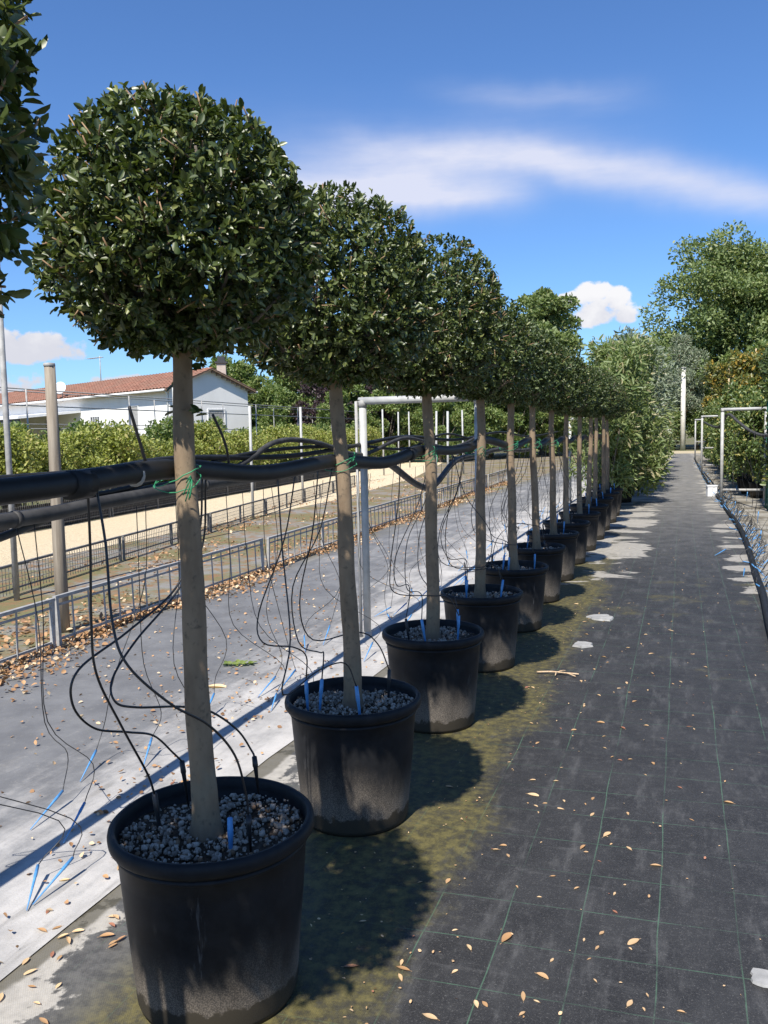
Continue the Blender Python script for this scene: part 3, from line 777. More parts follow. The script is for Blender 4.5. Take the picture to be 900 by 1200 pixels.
# ------------------------------------------------------------------ low barriers
def barrier(p0, p1, h, label, group, nb, mat, rail=.016, mesh_=False, mids=1, lean=0., shade_band=0.):
    a = Vector((*p0, 0)); b_ = Vector((*p1, 0)); L = (b_ - a).length; rz = math.atan2(b_.y - a.y, b_.x - a.x)
    root = empty('metal_barrier', (a.x, a.y, .012), rz, label, 'barrier', group); root.rotation_euler = (lean, 0, rz)
    for x, wd in [(.02, 1), (L - .02, 1)] + [(L * (k + 1) / (mids + 1), 1.15) for k in range(mids)]:
        mb = MB(); mb.box((x, 0, h / 2), (.032 * wd, .03, h)); mb.build('post', mat, root)
    mb = MB(); mb.box((L / 2, 0, h + rail * .5), (L, .034, rail * 1.6)); mb.build('top_rail', mat, root)
    if not mesh_:
        mb = MB(); mb.box((L / 2, .004, h - .055), (L - .05, .014, .016)); mb.build('upper_rail', mat, root)
    mb = MB(); mb.box((L / 2, .004, .07), (L - .05, .014, .018)); mb.build('lower_rail', mat, root)
    if shade_band:
        mb = MB(); mb.box((L / 2, .030, shade_band / 2), (L - .02, .006, shade_band)); mb.build('shade_panel', 'shade_band_dark', root)  # added dark panel: hedge-foot shade and black mesh drawn as one surface
    if mesh_:
        mb = MB(); n = int(L / .06)
        for k in range(1, n): mb.box((L * k / n, .012, h / 2), (.005, .005, h - .03))
        for k in range(1, int(h / .06)): mb.box((L / 2, .017, k * .06), (L - .03, .005, .005))
        mb.build('wire_mesh', mat, root)['kind'] = 'stuff'
    else:
        mb = MB(); mb.box((0, -.004, h / 2 + .02), (.011, .011, h - .05)); bm_ = mb.mesh('bar', mat)
        for k in range(1, nb):
            if min(abs(L * k / nb - L * (q + 1) / (mids + 1)) for q in range(mids)) < .03: continue
            link_obj('bar', bm_, root, (L * k / nb, 0, 0))
    return root
ORDB = ['one panel', 'two panels', 'three panels', 'four panels', 'five panels', 'six panels']
yy = 1.55
for k in range(7):
    y0, y1 = yy, yy + 3.88
    lab = ('low grey barrier of upright bars beside the wooden post', 'low grey barrier of upright bars just past the wooden post')[0 if k == 0 else 1] if k < 2 else \
        'low grey barrier of upright bars, %s past the wooden post' % ORDB[k - 1]
    barrier((f1x(y0) + .02 * (-1) ** k, y0), (f1x(y1), y1 - .06), .40, lab, 'low barriers along the grey fabric', 18, 'galvanised_dull', lean=.03 * (-1) ** k)
    yy = y1
yy = 3.2
for k in range(7):
    y0, y1 = yy, yy + 3.3
    barrier((f2x(y0), y0), (f2x(y1), y1 - .05), .32, 'low dark wire-mesh barrier in front of the wood chips', 'mesh barriers before the wood chips', 0, 'steel_weathered', mesh_=True)
    yy = y1
yy = 7
for k in range(8):
    y0, y1 = yy, yy + 4.2
    barrier((f3x(y0), y0), (f3x(y1), y1 - .06), .55, 'dark wire-mesh barrier at the foot of the bright hedge', 'mesh barriers below the hedge', 0, 'steel_weathered', mesh_=True, shade_band=.48)
    yy = y1

# posts in the left beds
mb = MB(); mb.tube([(0, 0, -.05), (0, 0, .8), (.005, 0, 1.6), (0, .004, 2.30)], [.056, .053, .048, .045], 14)
o = empty('wooden_post', (-5.05, 5.96, 0), 0, 'weathered round wooden post standing behind the low barrier', 'post')
mb.build('shaft', 'wood_post', o, smooth=True)
mb = MB(); mb.lathe([(.0, 2.318), (.047, 2.312), (.050, 2.29), (.046, 2.285)], 14); mb.build('cap', 'galvanised_dull', o, smooth=True)
def pole(x, y, h, r, label, mat='galvanised', group=None, lean=0.):
    mb = MB(); mb.tube([(0, 0, -.05), (lean * .5, 0, h * .5), (lean, 0, h)], r, 10)
    return setp(mb.build('metal_pole', mat, None, (x, y, 0), True), label, 'pole', group)
pole(-6.55, 7.05, 3.75, .030, 'tall thin galvanised pole rising beyond the wooden post', 'galvanised_dull')
pole(-7.45, 11.55, 2.45, .028, 'slim pale pole standing against the hedge')
pole(-8.3, 15.6, 2.3, .030, 'slim pale pole near the bar frame, second along the mesh barrier')
pole(-9.1, 19.8, 2.4, .032, 'slim pole beyond the bar frame, third along the mesh barrier')
for x, y, h in ((-9.9, 24.2, 2.5), (-10.7, 28.6, 2.6), (-11.5, 33, 2.7), (-12.3, 37.4, 2.7), (-12.9, 41, 2.8), (-7.6, 27, 2.4), (-8.4, 34, 2.6), (-6.4, 24, 2.3), (-6.9, 31, 2.4), (-7.3, 39, 2.6)):
    pole(x, y, h, .034, 'slim pale pole among the far nursery beds', 'galvanised', 'poles among the far beds', gr.uniform(-.05, .05))

# ------------------------------------------------------------------ background plants
def blob_leaves(blobs, n, size, seed, tv=LEAF_V, width=.62, up=.4, shell=.5, droop=0.):
    """leaf faces spread through uneven clumps; blobs = (x,y,z,rx,ry,rz)"""
    global rng
    rng = np.random.default_rng(seed)
    B = np.array(blobs, float); wgt = (B[:, 3] * B[:, 4] + B[:, 3] * B[:, 5]); wgt /= wgt.sum()
    i = rng.choice(len(B), n, p=wgt)
    D = unit(rng.normal(size=(n, 3)) + np.array([0, 0, .15])); f = 1 - shell * rng.random(n) ** 1.6 + rng.normal(0, .06, n)
    P = B[i, :3] + D * B[i, 3:] * f[:, None]
    d = unit(D + rng.normal(0, .7, (n, 3)) + np.array([0, 0, up - droop]))
    U, S, W = leaf_frames(d, rng.uniform(.3, 1.2, n), n)
    return scatter(P, U, S, W, size * rng.uniform(.6, 1.3, n), tv, LEAF_F, width)
def limbs(base, blobs, r, seed, k=9, th=.4):
    g = random.Random(seed); mb = MB(); top = Vector(base); zt = max(b_[2] for b_ in blobs); zb = base[2]
    fork = top + Vector((0, 0, (zt - zb) * th))
    mb.tube(spline([top, top.lerp(fork, .5) + Vector((r * .4, 0, 0)), fork], 4), [r * (1.25 - .5 * j / 8) for j in range(9)], 9)
    for b_ in g.sample(list(blobs), min(k, len(blobs))):
        e = Vector(b_[:3]); s = top.lerp(fork, g.uniform(.75, 1.0))
        mb.tube(spline([s, s.lerp(e, .5) + Vector((0, 0, -.08 * (e - s).length)), e], 4), [r * .55 * (1 - j / 9.5) for j in range(9)], 6)
    return mb
def crown_blobs(w_, h0, h1, n, seed, flat=1., cone=0.):
    """uneven clumps filling a crown of half width w_ between heights h0 and h1"""
    g = random.Random(seed); out = []
    if n >= 70:                      # big crowns: separate boughs, each a cluster of small clumps
        for m_ in range(n // 7):
            t = (m_ + g.random()) / (n // 7); q = g.random() * 6.283; ww = w_ * math.sqrt(max(.04, 1 - (2 * t - .80) ** 2 * .72)); rr = ww * (.30 + .62 * g.random())
            z = h0 + (h1 - h0) * t; b0 = w_ * g.uniform(.19, .30)
            for k in range(9):
                s = b0 * g.uniform(.45, .80)
                out.append((rr * math.cos(q) + g.gauss(0, b0 * .75), rr * math.sin(q) + g.gauss(0, b0 * .75), z + g.gauss(0, b0 * .5), s, s, s * .75))
        return out
    for k in range(n):
        t = g.random(); q = g.random() * 6.283; z = h0 + (h1 - h0) * t
        ww = w_ * math.sqrt(max(.05, 1 - (2 * t - .85) ** 2 * .8)) * (1 - cone * t); rr = ww * (.35 + .6 * g.random())
        s = w_ * g.uniform(.13, .27) * (1.25 if n < 60 else 1)
        out.append((rr * math.cos(q), rr * math.sin(q), z, s, s, s * g.uniform(.6, .9) * flat))
    return out
def tree_mesh(kind, seed, w_, h0, h1, nb, n, leaf, mat, trunk_r, tv=LEAF_V, width=.62, cone=0., droop=0., bark='bark_dark'):
    bl = crown_blobs(w_, h0, h1, nb, seed, cone=cone)
    V, F = blob_leaves(bl, n, leaf, seed, tv, width, droop=droop)
    cm = np_mesh('crown', V, F, mat)
    lm = limbs((0, 0, -.1), bl, trunk_r, seed, th=max(.25, h0 / h1)).mesh('trunk', bark, True)
    return cm, lm
def tree(name, meshes, loc, label, cat='tree', group=None, s=1., rz=0., zs=None):
    root = empty(name, loc, rz, label, cat, group); root.scale = (s, s, zs or s)
    link_obj('trunk', meshes[1], root); c_ = link_obj('crown', meshes[0], root); c_['kind'] = 'stuff'
    return root

# big oak at the far right and its neighbours
oak = tree_mesh('oak', 31, 8.0, 3.0, 16.2, 300, 80000, .31, 'leaf_oak', .45)
tree('oak_tree', oak, (4.0, 82, 0), 'broad tall oak towering behind the white post')
oak2 = tree_mesh('oak', 33, 3.6, 3.0, 10.8, 110, 24000, .27, 'leaf_oak', .30)
tree('oak_tree', oak2, (-9.3, 61.5, 0), 'rounded oak showing above the clipped crowns, left of the cumulus cloud')
tree('oak_tree', oak2, (13.5, 78, 0), 'smaller oak right beside the broad tall oak', s=1.25, rz=2)
sil = tree_mesh('silver', 35, 2.6, 2.6, 8.6, 45, 13000, .24, 'leaf_silver', .14, NARROW_V, .8, cone=.45, bark='bark')
tree('silver_leaved_tree', sil, (.1, 72.5, 0), 'silvery grey-green conical tree behind the white post')
green = [tree_mesh('green', 41 + k, 2.2, .5, 5.2, 40, 12000, .20, 'leaf_green', .13) for k in range(3)]
plum = tree_mesh('plum', 47, 2.1, .8, 5.6, 36, 9000, .20, 'leaf_plum', .13)
# left background, behind the hedge
lt = [(-23.6, 57, 1.35, 0), (-21.0, 53, 1.15, 1), (-19.3, 60, 1.45, 2), (-15.6, 55, 1.15, 0), (-14.0, 63, 1.35, 1), (-12.2, 57, 1.05, 2), (-10.8, 66, 1.25, 0), (-8.2, 68, 1.15, 1), (-5.8, 72, 1.2, 2), (-40.5, 72, 1.65, 1), (-37.0, 69, 1.5, 0), (-33.0, 68, 1.45, 2)]
for k, (x, y, s, j) in enumerate(lt):
    if y > 67.5 and x < -30: lab, gp = 'green treetop showing over the red roof', 'treetops over the roof'
    else: lab, gp = 'leafy green tree closing the view behind the hedge', 'green trees behind the hedge'
    tree('green_tree', green[j], (x, y, 0), lab, 'tree', gp, s, k * 1.3)
tree('plum_tree', plum, (-19.6, 46.5, 0), 'dark purple-leaved tree right of the white house', s=.95)
tree('plum_tree', plum, (-17.2, 48.5, 0), 'smaller dark purple-leaved tree among green trees behind the hedge', s=.85, rz=2)
# trees closing the right side behind the beds
for k, (x, y, s, j) in enumerate(((5.5, 66, 1.35, 0), (9, 62, 1.5, 1), (7.2, 54, 1.2, 2), (-3.6, 74, 1.3, 2), (3.2, 75, 1.35, 1), (-1.8, 70, .8, 0))):
    tree('green_tree', green[j], (x, y, 0), 'leafy green tree standing beyond the right-hand bed' if x > 3 else 'leafy green tree beyond the dirt track', 'tree', 'trees beyond the right-hand bed' if x > 3 else 'trees beyond the dirt track', s, k * 2.1)

# bright hedge of potted shrubs along the mesh barrier
def shrub_mesh(seed, w_, h, nb, n, leaf, mat, tv=LEAF_V, width=.62, h0=.35, up=.4, droop=0.):
    g = random.Random(seed); bl = []
    for k in range(nb):
        t = g.random() ** .8; q = g.random() * 6.283; rr = w_ * (.25 + .6 * g.random()) * (1 - .35 * t); s = w_ * g.uniform(.26, .42)
        bl.append((rr * math.cos(q), rr * math.sin(q), h0 + s * .5 + (h - h0 - s) * t, s, s, s * 1.1))
    V, F = blob_leaves(bl, n, leaf, seed, tv, width, up, .7, droop)
    mb = MB()
    for k in range(6):
        e = Vector(bl[k][:3]); mb.tube(spline([(g.uniform(-.05, .05), g.uniform(-.05, .05), .2), (e.x * .4, e.y * .4, e.z * .55), e], 4), .014, 5)
    return np_mesh('foliage', V, F, mat), mb.mesh('stems', 'bark_dark', True)
def pot_small(h=.36, r=.19, mat='pot_plastic'):
    mb = MB(); mb.lathe([(0, .01), (r * .8, .0), (r * .97, h * .92), (r * 1.06, h * .93), (r * 1.06, h), (r * .98, h), (r * .95, h * .9), (0, h * .89)], 24); return mb.mesh('pot', mat, True)
POTS = pot_small()
def shrub(meshes, loc, label, group, s=1., rz=0., pot=None, ps=1.):
    root = empty('potted_shrub', loc, rz, label, 'shrub', group)
    f = link_obj('foliage', meshes[0], root); f['kind'] = 'stuff'; f.scale = (s, s, s)
    st = link_obj('stems', meshes[1], root); st.scale = (s, s, s)
    p = link_obj('pot', pot or POTS, root); p.scale = (ps, ps, ps)
    return root
hed = [shrub_mesh(51 + k, .78, 1.80, 22, 3300, .085, 'leaf_hedge', h0=.5) for k in range(3)]
y = 6.5; k = 0
while y < 44:
    shrub(hed[k % 3], (f3x(y) - .85 + gr.uniform(-.1, .1), y, 0), 'bright yellow-green shrub in the hedge behind the wood chips', 'yellow-green hedge shrubs', gr.uniform(.84, 1.12), gr.random() * 6)
    y += 1.02; k += 1
dk = [shrub_mesh(61 + k, .95, 2.15, 18, 2600, .12, 'leaf_green') for k in range(2)]
y = 9
k = 0
while y < 46:
    shrub(dk[k % 2], (f3x(y) - 2.9 + gr.uniform(-.3, .3), y, 0), 'taller green shrub in the row behind the bright hedge', 'green shrubs behind the hedge', gr.uniform(.82, 1.05), gr.random() * 6, ps=1.2)
    y += 1.7; k += 1

for k, x in enumerate(np.arange(-14, 14, 1.5)):
    shrub(dk[k % 2], (float(x) + gr.uniform(-.3, .3), 71.8 + gr.uniform(-.6, 1.2) + (1.2 if abs(x) < 1 else 0), 0), 'green shrub in the row beyond the dirt track', 'shrubs beyond the dirt track', gr.uniform(1.0, 1.5), gr.random() * 6)
for k, (x, y, s_k) in enumerate(((-17.8, 44, .75), (-16.2, 47, .8), (-14.6, 50, .85), (-13.2, 48, .75), (-12.0, 52, .85), (-24.5, 50, .9), (-22.4, 47, .8), (-10.2, 55, .9), (-8.4, 58, .9), (-6.6, 61, .95))):
    tree('green_tree', green[k % 3], (x, y, 0), 'small leafy tree right behind the green shrub row', 'tree', 'small trees behind the shrub row', s_k, k * 1.1)
# bushy shrubs that end the potted row
bam = [shrub_mesh(71 + k, 1.05, 3.65, 44, 9000, .16, 'leaf_bamboo', NARROW_V, .9, .30, up=.1, droop=.3) for k in range(3)]
olv = shrub_mesh(75, 1.1, 3.8, 44, 9000, .15, 'leaf_silver', NARROW_V, .9, .7, up=.1, droop=.2)
POTB = pot_small(.52, .28)
EL = ['bushy narrow-leaved shrub standing directly past the last clipped tree', 'bushy narrow-leaved shrub, second past the last clipped tree', 'tall grey-green shrub, third past the last clipped tree']
for k, (x, y, ms, s) in enumerate(((-1.42, 18.5, bam[0], .92), (-1.30, 20.3, bam[1], .98), (-1.35, 22.4, olv, 1.05), (-1.3, 24.8, bam[2], 1.1), (-1.35, 27.4, olv, 1.12), (-1.3, 30.4, bam[0], 1.12), (-1.35, 34, bam[1], 1.2), (-1.3, 38, olv, 1.2), (-1.4, 43, bam[2], 1.3), (-1.6, 50, olv, 1.4))):
    shrub(ms, (x, y, .008), EL[k] if k < 3 else 'tall bushy shrub further along the potted row, toward the dirt track', 'bushy shrubs ending the potted row', s, k * 1.9, POTB)

# right-hand bed of tall container plants
cit = [shrub_mesh(81 + k, .68, 2.7, 30, 4600, .10, 'leaf_citrus', h0=.45) for k in range(2)]
mag = [shrub_mesh(85 + k, .85, 4.6, 34, 4200, .17, 'leaf_magnolia', h0=.8) for k in range(2)]
RL = 'leafy container plant behind the right-hand pipe frames'
k = 0
y = 12.3
while y < 47:
    s = gr.uniform(.85, 1.08) * (.80 if y < 16 else 1)
    shrub(cit[k % 2], ((2.10 if y < 21.3 else 1.62) + gr.uniform(-.10, .10) + max(0, 19 - y) * .03, y, .012), RL, 'container plants in the right-hand bed', s, gr.random() * 6)
    y += 1.35; k += 1
for k, (x, y, s) in enumerate(((2.6, 31, .92), (2.3, 36, .98), (2.9, 41, 1.05), (2.2, 45, 1.05), (2.9, 49, 1.1), (4.0, 34, 1.0), (3.6, 27, .9), (2.0, 53, 1.15))):
    shrub(mag[k % 2], (x, y, .012), 'tall magnolia-like plant with yellowing leaves behind the container plants', 'tall yellowing plants in the right-hand bed', s, k * 2.2, ps=1.4)
dkr = shrub_mesh(91, .85, 3.6, 30, 3600, .12, 'leaf_topiary_far', h0=.6)
for k, (x, y, s) in enumerate(((2.3, 16.0, .80), (2.2, 18.6, .92), (2.4, 22.0, 1.0), (2.6, 25.5, 1.05))):
    shrub(dkr, (x, y, .012), 'dense dark green shrub beside the green metal rack', 'dark shrubs by the green rack', s, k * 1.7, ps=1.2)
for k, (x, y, h) in enumerate(((1.9, 41, 4.3), (2.2, 41.8, 4.6), (2.6, 43, 4.9), (2.9, 40, 5.0), (3.1, 42, 5.1))):
    mb = MB(); mb.tube([(0, 0, 0), (.02, .01, h * .5), (.05, 0, h)], [.04, .036, .028], 8)
    setp(mb.build('support_cane', 'cane', None, (x, y, .01), True), 'tan cane sticking up from the tall yellowing plants', 'cane', 'support canes in the right-hand bed')
# green metal rack at the right edge
rk = empty('green_rack', (1.63, 18.4, .012), 0, 'green metal plant rack at the edge of the right-hand bed', 'rack')
for x in (0, .55):
    for yy_ in (0, .5):
        mb = MB(); mb.tube([(x, yy_, 0), (x, yy_, 2.18)], .014, 8); mb.build('leg', 'green_metal', rk, smooth=True)
for z in (.7, 1.45, 2.17):
    mb = MB(); mb.tube([(0, 0, z), (.55, 0, z), (.55, .5, z), (0, .5, z), (0, 0, z)], .012, 8); mb.build('shelf_rail', 'green_metal', rk, smooth=True)
mb = MB(); mb.tube([(0, 0, 1.45), (.55, .0, 2.17)], .010, 6); mb.build('brace', 'green_metal', rk, smooth=True)

# white post at the path end
o = empty('utility_post', (.08, 70.5, 0), 0, 'slim white-painted post standing alone past the dirt track', 'post')
mb = MB(); mb.tube([(0, 0, -.05), (0, 0, 3), (0, 0, 6.3)], [.20, .19, .17], 12); mb.build('shaft', 'white_post_paint', o, smooth=True)
mb = MB(); mb.tube([(0, 0, 6.3), (0, 0, 6.4)], .20, 12); mb.build('cap', 'galvanised_dull', o, smooth=True)

# white box by the hose
o = empty('valve_box', (.70, 22.2, .012), .2, 'small white plastic box on the path edge beside the pale frame', 'box')
mb = MB(); mb.box((0, 0, .12), (.22, .18, .24)); mb.build('body', 'white_plastic', o)
mb = MB(); mb.box((0, 0, .255), (.245, .205, .03)); mb.build('lid', 'white_plastic', o)

# ------------------------------------------------------------------ trellis rails behind the hedge
def trellis(x, y0, y1, heights, step, label, mat='galvanised_dull', r=.016, skew=0.):
    root = empty('pipe_trellis', (x, y0, 0), 0, label, 'trellis', 'pipe trellises behind the hedge')
    L = y1 - y0; n = int(L / step)
    for k in range(n + 1):
        yk = L * k / n; mb = MB(); mb.tube([(skew * yk, yk, 0), (skew * yk, yk, max(heights))], r * 1.25, 8); mb.build('post', mat, root, smooth=True)
    for h in heights:
        mb = MB(); mb.tube([(0, -1, h), (skew * L, L, h)], r, 8); mb.build('rail', mat, root, smooth=True)
trellis(-14.6, 8, 44, (2.55, 2.95), 4.5, 'thin grey pipe rails running above the bright hedge', skew=-.06)
trellis(-17.5, 10, 46, (2.05, 3.15), 5.2, 'thin grey pipe rails farther back, before the white house', skew=-.08)
trellis(-21.0, 14, 42, (2.3,), 6.0, 'single grey pipe rail closest to the white house', skew=-.1)

# ------------------------------------------------------------------ white house
A = Vector((-27.84, 42.68)); dl = Vector((-.900, .436)).normalized(); dg = Vector((.436, .900)).normalized()
GW, HL, EH, RH = 5.5, 34.0, 4.62, 5.72
house = empty('white_house', (A.x, A.y, 0), 0, 'long white rendered house with a red-brown tiled roof', 'house')
def hp(a, b_, z): q = dl * a + dg * b_; return (q.x, q.y, z)
mb = MB(); V = [hp(0, 0, 0), hp(HL, 0, 0), hp(HL, GW, 0), hp(0, GW, 0), hp(0, 0, EH), hp(HL, 0, EH), hp(HL, GW, EH), hp(0, GW, EH), hp(0, GW / 2, RH), hp(HL, GW / 2, RH)]
mb.add(V, [(0, 1, 5, 4), (1, 2, 6, 9, 5), (2, 3, 7, 6), (3, 0, 4, 8, 7)]); mb.build('wall', 'render_white', house)
roof = empty('roof', (0, 0, 0)); roof.parent = house
sl = (RH - EH) / (GW / 2); OV = .42
for side in (0, 1):
    mb = MB()
    def rp(a, t, up_=0):     # t 0 at eave overhang, 1 at ridge
        bb = -OV + (GW / 2 + OV) * t; z = EH - OV * sl + (RH - EH + OV * sl) * t
        return hp(a, bb if side == 0 else GW - bb, z + .10 + up_)
    n = 90
    for row in range(9):
        t0, t1 = row / 9, (row + 1) / 9 + .012
        for k in range(n):
            a0 = -.35 + (HL + .7) * k / n; a1 = -.35 + (HL + .7) * (k + .93) / n; am = (a0 + a1) / 2
            mb.add([rp(a0, t0, .03), rp(am, t0, .10), rp(a1, t0, .03), rp(a0, t1, .0), rp(am, t1, .07), rp(a1, t1, .0)], [(0, 1, 4, 3), (1, 2, 5, 4)])
    rt = mb.build('roof_tiles', 'roof_tile', roof); rt['kind'] = 'stuff'
    mb = MB(); a0, a1 = -.33, HL + .33
    mb.add([rp(a0, 0, -.10), rp(a1, 0, -.10), rp(a1, 1, -.10), rp(a0, 1, -.10), rp(a0, 0, 0), rp(a1, 0, 0), rp(a1, 1, 0), rp(a0, 1, 0)],
           [(0, 3, 2, 1), (4, 5, 6, 7), (0, 1, 5, 4), (1, 2, 6, 5), (2, 3, 7, 6), (3, 0, 4, 7)]); mb.build('roof_deck', 'eave_trim', roof)
    mb = MB(); mb.tube([rp(-.3, -.03, -.05), rp(HL + .3, -.03, -.05)], .07, 10); mb.build('gutter', 'frame_white', roof, smooth=True)
for k in range(9):       # rafter ends under the right-hand verge
    t = (k + .5) / 9; bb = GW + OV - (GW / 2 + OV) * t; z = EH - OV * sl + (RH - EH + OV * sl) * t - .06
    mb = MB(); mb.box(hp(-.20, bb, z), (.10, .30, .10), math.atan2(dl.y, dl.x)); mb.build('rafter_end', 'eave_trim', roof)
mb = MB(); mb.tube([hp(.12, -.06, .1), hp(.12, -.06, EH - .35), hp(.12, -.30, EH - .12)], .05, 8); mb.build('downpipe', 'frame_white', house, smooth=True)
def win(a, z0, w_, h_, label=None, gable=False, shutter=False):
    rz = math.atan2(dl.y, dl.x)
    P = (lambda s, z, o: hp(a + s, -o, z)) if not gable else (lambda s, z, o: hp(-o, a + s, z))
    def slab(s0, s1, za, zb, o0, o1):
        m_ = MB(); m_.add([P(s0, za, o0), P(s1, za, o0), P(s1, zb, o0), P(s0, zb, o0), P(s0, za, o1), P(s1, za, o1), P(s1, zb, o1), P(s0, zb, o1)],
                          [(0, 1, 2, 3), (4, 7, 6, 5), (0, 4, 5, 1), (1, 5, 6, 2), (2, 6, 7, 3), (3, 7, 4, 0)]); return m_
    wo = slab(0, w_, z0, z0 + h_, -.05, .012).build('window', 'galvanised_dull' if shutter else 'window_dark', house)
    for s0, s1, za, zb in ((-.08, 0, z0 - .08, z0 + h_ + .08), (w_, w_ + .08, z0 - .08, z0 + h_ + .08), (0, w_, z0 - .08, z0), (0, w_, z0 + h_, z0 + h_ + .08)):
        slab(s0, s1, za, zb, -.05, .05).build('frame', 'frame_white', wo)
    if not shutter:
        for k in range(1, 4): slab(w_ * k / 4 - .03, w_ * k / 4 + .03, z0, z0 + h_, .0125, .04).build('glazing_bar', 'frame_white', wo)
        slab(0, w_, z0 + h_ / 2 - .025, z0 + h_ / 2 + .025, .0126, .035).build('glazing_bar', 'frame_white', wo)
    slab(-.15, w_ + .15, z0 - .16, z0 - .085, -.05, .14).build('sill', 'frame_white', wo)
win(8.6, 2.35, 1.2, .85); win(3.6, 2.2, 1.2, 1.5, shutter=True); win(15.5, 2.3, 1.2, .9); win(23, 2.3, 1.2, .9)
win(2.6, 1.7, 1.1, 1.65, gable=True, shutter=True)
mb = MB(); q = hp(1.4, GW - .9, 0); mb.box((q[0], q[1], 5.45), (.55, .55, 1.7), .45); ch = mb.build('chimney', 'brick_chimney', roof)
mb = MB(); mb.box((q[0], q[1], 6.34), (.75, .75, .10), .45); mb.box((q[0], q[1], 6.55), (.45, .45, .32), .45); mb.build('chimney_cap', 'sign_dark', ch)
# dish and aerial over the left roof end
sd_o = empty('satellite_dish', (hp(13.2, -.30, 0)[0] + A.x, hp(13.2, -.30, 0)[1] + A.y, 4.55), 0, 'white satellite dish on the eaves of the white house', 'dish')
mb = MB(); mb.lathe([(0, 0), (.18, .03), (.34, .11), (.42, .17), (.40, .175), (.33, .125), (.17, .045), (0, .015)], 20); d_ = mb.build('reflector', 'white_plastic', sd_o, (0, -.1, .7), True); d_.rotation_euler = (R(75), 0, R(15))
mb = MB(); mb.tube([(0, 0, -.2), (0, 0, .7)], .03, 8); mb.build('mast', 'galvanised_dull', sd_o, smooth=True)
ae = empty('roof_aerial', (hp(13.6, GW / 2, 0)[0] + A.x, hp(13.6, GW / 2, 0)[1] + A.y, RH), 0, 'thin television aerial on the tiled roof ridge', 'aerial')
mb = MB(); mb.tube([(0, 0, -.1), (0, 0, 1.9)], .03, 6); mb.build('mast', 'galvanised', ae, smooth=True)
mb = MB(); mb.tube([(-1.4, .5, 1.8), (.3, -.1, 1.8)], .025, 6)
for k in range(7): mb.tube([(-1.35 + .24 * k - .08, .48 - .085 * k - .22, 1.8), (-1.35 + .24 * k + .08, .48 - .085 * k + .22, 1.8)], .014, 5)
mb.build('antenna_boom', 'galvanised', ae, smooth=True)
# lean-to with a white roof and a dark fascia against the left part of the wall
po = empty('lean_to', (A.x, A.y, 0), 0, 'low lean-to with white roof edge and dark sign board, against the white house', 'lean-to')
mb = MB(); V = [hp(11.2, -4.2, 3.15), hp(26, -4.2, 3.15), hp(26, -.02, 3.55), hp(11.2, -.02, 3.55)]; V += [(a, b_, z + .16) for a, b_, z in V]
mb.add(V, [(0, 1, 2, 3), (4, 7, 6, 5), (0, 4, 5, 1), (1, 5, 6, 2), (2, 6, 7, 3), (3, 7, 4, 0)]); mb.build('roof_slab', 'frame_white', po)
mb = MB(); V = [hp(11.4, -4.1, 2.2), hp(25.8, -4.1, 2.2), hp(25.8, -4.0, 2.2), hp(11.4, -4.0, 2.2)]; V += [(a, b_, 3.145) for a, b_, z in V]
mb.add(V, [(0, 1, 2, 3), (4, 7, 6, 5), (0, 4, 5, 1), (1, 5, 6, 2), (2, 6, 7, 3), (3, 7, 4, 0)]); mb.build('sign_board', 'sign_dark', po)
for a_ in (11.5, 16, 20.8, 25.7):
    mb = MB(); mb.tube([hp(a_, -4.0, 0), hp(a_, -4.0, 2.21)], .08, 8); mb.build('post', 'frame_white', po, smooth=True)
mb = MB(); V = [hp(11.4, -4.3, 2.02), hp(25.8, -4.3, 2.02), hp(25.8, -3.7, 2.02), hp(11.4, -3.7, 2.02)]; V += [(a, b_, 2.18) for a, b_, z in V]
mb.add(V, [(0, 1, 2, 3), (4, 7, 6, 5), (0, 4, 5, 1), (1, 5, 6, 2), (2, 6, 7, 3), (3, 7, 4, 0)]); mb.build('lower_beam', 'frame_white', po)

# ------------------------------------------------------------------ small things on the ground
def shard(pts, th, loc, label):
    g = random.Random(len(pts)); fine_ = []
    for i in range(len(pts)):
        a, b_ = pts[i], pts[(i + 1) % len(pts)]
        for k in range(4):
            t = k / 4; j = .0 if k == 0 else g.uniform(-.012, .012)
            fine_.append((a[0] + (b_[0] - a[0]) * t + j, a[1] + (b_[1] - a[1]) * t + j * .7))
    pts = fine_
    n = len(pts); mb = MB(); V = [(x, y, 0) for x, y in pts] + [(x * .94, y * .94, th) for x, y in pts]
    mb.add(V, [tuple(range(n))[::-1], tuple(range(n, 2 * n))] + [(i, (i + 1) % n, n + (i + 1) % n, n + i) for i in range(n)])
    return setp(mb.build('flat_stone', 'pale_shard', None, loc), label, 'stone', 'pale flat pieces on the path')
shard([(-.13, .0), (-.05, -.10), (.09, -.12), (.11, .02), (.04, .13), (-.07, .10)], .012, (-.655, 7.60, .010), 'largest pale flat stone on the dark path, kite shaped')
shard([(-.075, -.05), (.0, -.09), (.08, -.02), (.05, .08), (-.05, .10)], .012, (-.70, 6.57, .010), 'rounded pale flat stone on the dark path')
shard([(-.035, -.03), (.04, -.04), (.05, .03), (-.03, .04)], .008, (.25, 2.64, .010), 'pale square chip lying on the green-lined fabric')
# dry forked twig
tw = empty('dry_twig', (-.78, 5.72, .016), .3, 'dry forked tan twig lying on the path', 'twig')
mb = MB(); mb.tube(spline([(-.13, .04, .004), (-.04, .01, .014), (.04, .0, .008), (.14, -.03, .006)], 4), .006, 6); mb.build('stem', 'dead_twig', tw, smooth=True)
for e in ((.07, .06), (.11, -.08), (-.02, -.05)):
    mb = MB(); mb.tube(spline([(.0, .005, .010), (e[0] * .5, e[1] * .4, .016), (e[0], e[1], .005)], 3), .004, 5); mb.build('side_twig', 'dead_twig', tw, smooth=True)
